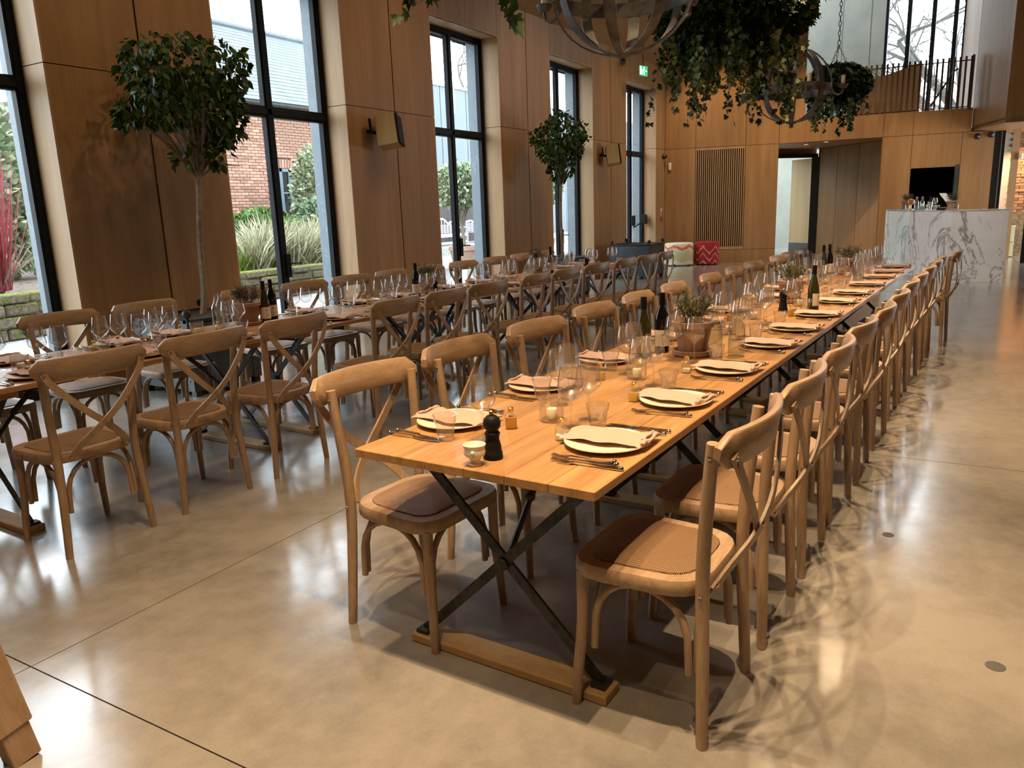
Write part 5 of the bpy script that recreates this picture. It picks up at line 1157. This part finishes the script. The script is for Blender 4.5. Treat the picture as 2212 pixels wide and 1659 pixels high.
def ficus(loc, h0, lobes, n, lab, sz, singles, seed, lean=0):
    lobes = [((c[0]+lean, c[1], c[2]), r, w) for c, r, w in lobes]
    random.seed(seed); t = thing('ficus_tree', lab, 'tree', loc); m = MB()
    m.tube(ss([(0, 0, .6), (.012+lean*.3, 0, .9), (-.006+lean*.6, .01, 1.3), (lean, .0, h0)], 3), [.033, .032, .03, .03, .029, .028, .027, .026, .026, .025][:10], 8)
    for (c, r, w) in lobes:
        for k in range(7):
            e = Vector(c)+Vector([random.gauss(0, .5)*r[i] for i in range(3)]); b = Vector((lean, 0, h0-.05))
            m.tube([b, b.lerp(e, .45)+Vector((random.gauss(0, .03), random.gauss(0, .03), .08)), e], [.009, .006, .003], 4)
    for k in range(46):
        a = random.uniform(0, 2*PI); m.tube([(lean, 0, h0-.06), (lean+math.cos(a)*.09, math.sin(a)*.09, h0+.22), (lean+math.cos(a)*.26*random.random(), math.sin(a)*.2, h0+.75)], [.006, .004, .002], 3)
    m.obj('trunk_and_branches', 'bark', t, smooth=True)
    P = []; D = []; W_ = sum(l[2] for l in lobes)
    for (c, r, w) in lobes:
        k = int(n*w/W_); u = rng.normal(size=(k, 3)); u /= np.linalg.norm(u, axis=1)[:, None]
        p = np.array(c)+u*(.45+.55*rng.random(k)**.5)[:, None]*np.array(r); d = u*.5+rng.normal(size=(k, 3))*.5; d[:, 2] -= .9; P.append(p); D.append(d)
    P = np.concatenate(P); D = np.concatenate(D); idx = rng.permutation(len(P)); P = P[idx]; D = D[idx]
    mt = rmats(len(P), sz*(.7+.5*rng.random(len(P))), dirs=D)
    if singles:
        me = bpy.data.meshes.new('leaf'); me.from_pydata(LEAF[0], [], LEAF[1]); me.materials.append(M['ficus'])
        order = np.argsort(P[:, 1]+P[:, 0]*.6)[:singles]            # the room side of the crown, one by one
        for i in order:
            o = link('leaf', me, t); o.matrix_local = Matrix.Translation(P[i]) @ Matrix(mt[i].tolist()).to_4x4()
        keep = np.setdiff1d(np.arange(len(P)), order); P = P[keep]; mt = mt[keep]
    scatter('foliage', *LEAF, mt, P, 'ficus', t)
ficus((4.70, 6.08, 0), 1.92, [((0, 0, 2.82), (.58, .55, .30), 5), ((-.38, -.15, 2.55), (.27, .25, .27), 2.2), ((.40, .1, 2.5), (.25, .25, .32), 2.4), ((.0, -.1, 2.55), (.42, .35, .3), 2.2), ((-.05, 0, 2.12), (.2, .18, .16), .35), ((.2, 0, 2.2), (.16, .16, .22), .7), ((-.62, 0, 2.40), (.10, .12, .14), .5)], 2000, 'large ficus tree with drooping dark crown before the first pier', .085, 300, 5, .14)
ficus((12.15, 6.08, 0), 1.9, [((0, 0, 2.68), (.52, .50, .30), 5), ((-.3, 0, 2.45), (.24, .25, .22), 1.6), ((.34, 0, 2.5), (.24, .25, .22), 1.6), ((0, 0, 2.2), (.24, .24, .26), 1.6), ((.05, 0, 2.98), (.22, .2, .14), .7)], 1500, 'smaller ficus tree with dark round crown before the fourth window', .085, 0, 6)
# ------------------------------------------------------------ hanging baskets of ivy, orb chandeliers
def chain(mb, a, b, r=.009, link_=.05):
    a, b = Vector(a), Vector(b); n = max(2, int((b-a).length/link_)); d = (b-a)/n; x = Vector((1, 0, 0)) if abs(d.normalized().z) > .5 else Vector((0, 0, 1))
    for i in range(n):
        c = a+d*(i+.5); s = x if i % 2 else d.cross(x).normalized(); dn = d.normalized()
        mb.tube([c+dn*(link_*.62*math.cos(2*PI*k/8))+s*(link_*.3*math.sin(2*PI*k/8)) for k in range(8)], r*.45, 4, closed=True)
def roofz(y): return ZR-.05-abs(y-YR)*sl
def basket(loc, rad, hh, strands, n, size, lab, seed, fern=8, leaf='ivy', top=1.0, extra=()):
    random.seed(seed); t = thing('hanging_basket', lab, 'hanging plant', loc); X0 = Vector(loc)
    MB().lathe([(1e-5, -.05), (rad*.42, -.05), (rad*.5, 0), (rad*.52, .2), (rad*.5, .2), (rad*.48, .02), (1e-5, -.03)], 24).obj('basket', 'iron', t)
    c = MB(); topz = roofz(loc[1])-loc[2]; hub = .74
    for k in range(3): a = 2*PI*k/3+.4; chain(c, (math.cos(a)*rad*.5, math.sin(a)*rad*.5, .2), (0, 0, hub))
    chain(c, (0, 0, hub), (0, 0, topz), .012, .07); c.obj('chain', 'iron', t)
    k = n; u = rng.normal(size=(k, 3)); u /= np.linalg.norm(u, axis=1)[:, None]; P = u*(.55+.45*rng.random(k)**.5)[:, None]*np.array((rad, rad, hh*.85)); P[:, 2] += hh*.42
    D = u*.8+rng.normal(size=(k, 3))*.5; D[:, 2] -= .7; scatter('foliage', *IVY, rmats(k, size*(.7+.6*rng.random(k)), dirs=D), P, 'ivy', t)
    def strand(p0, ln, a, s):                         # a trailing stem, each its own part
        pts = []; q = p0.copy(); m = max(6, int(ln/.045))
        for i in range(m):
            pts.append(q.copy()); q = q+Vector((math.cos(a)*.012*(1-i/m)+random.gauss(0, .009), math.sin(a)*.012*(1-i/m)+random.gauss(0, .009), -ln/m))
        cnt = int(m*3.4); LP = []; LD = []
        for i in range(cnt):
            j = random.random()*(m-1); f = int(j); w = pts[f].lerp(pts[min(f+1, m-1)], j-f); LP.append(w+Vector((random.gauss(0, .022), random.gauss(0, .022), 0))*(1.2-.6*j/m)); LD.append((random.gauss(0, .6), random.gauss(0, .6), -1))
        scatter('ivy_strand', *IVY, rmats(cnt, size*.9*(1.05-.35*np.linspace(0, 1, cnt))*(.7+.5*rng.random(cnt)), dirs=np.array(LD)), np.array(LP), 'ivypale' if s % 3 else leaf, t)
    for s in range(strands):
        a = 2*PI*s/strands*2+random.uniform(-.15, .15); r = rad*random.uniform(.35, 1.0)
        strand(Vector((math.cos(a)*r*.85, math.sin(a)*r*.85, random.uniform(-.1, .25)*hh)), random.choice((.42, .5, .58, .66, .74, .95))*hh*1.9, a, s)
    for (x, y, z0, z1) in extra: strand(Vector((x-loc[0], y-loc[1], z0-loc[2])), z0-z1, 0, 99)
    for k in range(fern):                            # fern fronds arching out of the top
        a = 2*PI*k/fern+random.uniform(-.2, .2); L_ = rad*random.uniform(1.0, 1.35); m = MB()
        pts = [Vector((math.cos(a)*L_*u, math.sin(a)*L_*u, hh*(.9+.75*u-1.05*u*u)*top)) for u in [i/14 for i in range(15)]]
        m.tube(pts, .004, 4); sdv = Vector((-math.sin(a), math.cos(a), 0))
        for i in range(1, 14):
            w = .16*rad*(1-abs(i/14-.3))*1.2
            for q in (-1, 1):
                b = pts[i]; e = b+sdv*q*w+(pts[i+1]-b)*.8+Vector((0, 0, -.02)); dd = (pts[i+1]-b)*.28
                m.add([b-dd, b+dd, e], [(0, 1, 2)])
        m.obj('fern_frond', 'fern', t)
    return t
basket((2.62, 1.72, 2.86), .55, .20, 10, 500, .06, 'hanging basket of ivy above the camera, only trailing tips in view', 3, 0, extra=((2.33, 1.77, 2.75, 2.12), (2.50, 1.48, 2.75, 2.10), (2.36, 1.80, 2.75, 2.2)))
basket((6.95, 1.85, 2.86), .66, .40, 96, 8200, .058, 'large hanging basket of ivy and fern between the two chandeliers', 8, 12)
basket((14.0, 2.03, 3.12), .52, .36, 46, 3600, .066, 'smaller hanging basket of ivy behind the farther chandelier', 9, 10)
def chandelier(loc, r, lab):
    t = thing('orb_chandelier', lab, 'chandelier', loc); w = r*.20
    ring = [(r*math.cos(2*PI*k/40), r*math.sin(2*PI*k/40), 0) for k in range(40)]
    MB().sweep(ring, [(-w*.52, -.005), (w*.52, -.005), (w*.52, .005), (-w*.52, .005)], [(0, 0, 1)]*40, closed=True).obj('ring_band', 'zinc', t, smooth=30)
    for k in range(8):
        a = 2*PI*k/8+.2; pts = []; sd = []
        for i in range(17):
            th = PI*(.03+.94*i/16); pts.append((r*1.01*math.sin(th)*math.cos(a), r*1.01*math.sin(th)*math.sin(a), -r*math.cos(th)*(.84 if th < PI/2 else 1.12))); sd.append((-math.sin(a), math.cos(a), 0))
        def pr(i): u = w*.46*(.45+.55*math.sin(PI*(.03+.94*i/16))); return [(-u, -.004), (u, -.004), (u, .004), (-u, .004)]
        MB().sweep(pts, pr, sd).obj('rib', 'zinc', t, smooth=30)
    MB().lathe([(1e-5, -r*.99), (.018, -r*.97), (.024, -r*.93), (.016, -r*.89), (.045, -r*.86), (.05, -r*.845), (1e-5, -r*.82)], 16).obj('finial', 'zinc', t, smooth=True)
    MB().lathe([(1e-5, r*1.08), (.05, r*1.11), (.045, r*1.15), (.02, r*1.19), (1e-5, r*1.2)], 16).obj('top_cap', 'zinc', t, smooth=True)
    c = MB(); chain(c, (0, 0, r*1.18), (0, 0, roofz(loc[1])-loc[2]), .014, .08); c.obj('chain', 'iron', t)
    for k in range(6):
        a = 2*PI*k/6+.5; ca, sa = math.cos(a), math.sin(a)
        ar = MB().tube([(ca*q*r, sa*q*r, z*r) for q, z in ((1.0, -.02), (1.08, -.16), (1.18, -.22), (1.28, -.17), (1.30, -.06))], .011, 6).obj('candle_arm', 'zinc', t, smooth=True)
        MB().lathe([(1e-5, -.06*r), (.03, -.05*r), (.05, .02*r), (.052, .05*r), (.046, .05*r), (1e-5, .0)], 14, (ca*1.30*r, sa*1.30*r, 0)).obj('drip_cup', 'zinc', ar, smooth=True)
        MB().lathe([(.02, .02), (.02, .10), (1e-5, .102)], 12, (ca*1.30*r, sa*1.30*r, 0)).obj('candle_tube', 'wax', ar, smooth=40)
chandelier((4.69, 1.91, 2.735), .41, 'weathered zinc orb chandelier at the top edge, nearest the camera'); chandelier((8.84, 1.71, 2.60), .375, 'weathered zinc orb chandelier half hidden behind trailing ivy')
# ------------------------------------------------------------ pale easel leg at the lower left corner
t = thing('easel', 'pale wooden easel leg with a telescopic sleeve at the lower left corner', 'easel')
a = Vector((.905, 2.262, 0)); up_ = Vector((0, 0, 1))
MB().box(-.040, .040, -.03, .03, 0, .14).obj('foot', 'chair', t, bevel=.003)
l = MB().box(-.05, .05, -.036, .036, .11, 1.2).obj('leg', 'chair', t, bevel=.004)
for q in (-.03, .0, .03): MB().box(q-.004, q+.004, -.039, -.036, .12, 1.19).obj('groove_strip', 'foot', l)
t.location = a+Vector((.04, -.01, 0)); t.rotation_mode = 'QUATERNION'; t.rotation_quaternion = Vector((-.89*.16, .45*.16, 1)).to_track_quat('Z', 'Y') @ Matrix.Rotation(math.radians(-62), 3, 'Z').to_quaternion()
# the last of the copies: anything whose template never found a place is removed
for o in [o for o in S.objects if o.get('label') == 'x']:
    for ch in list(o.children_recursive): bpy.data.objects.remove(ch)
    bpy.data.objects.remove(o)
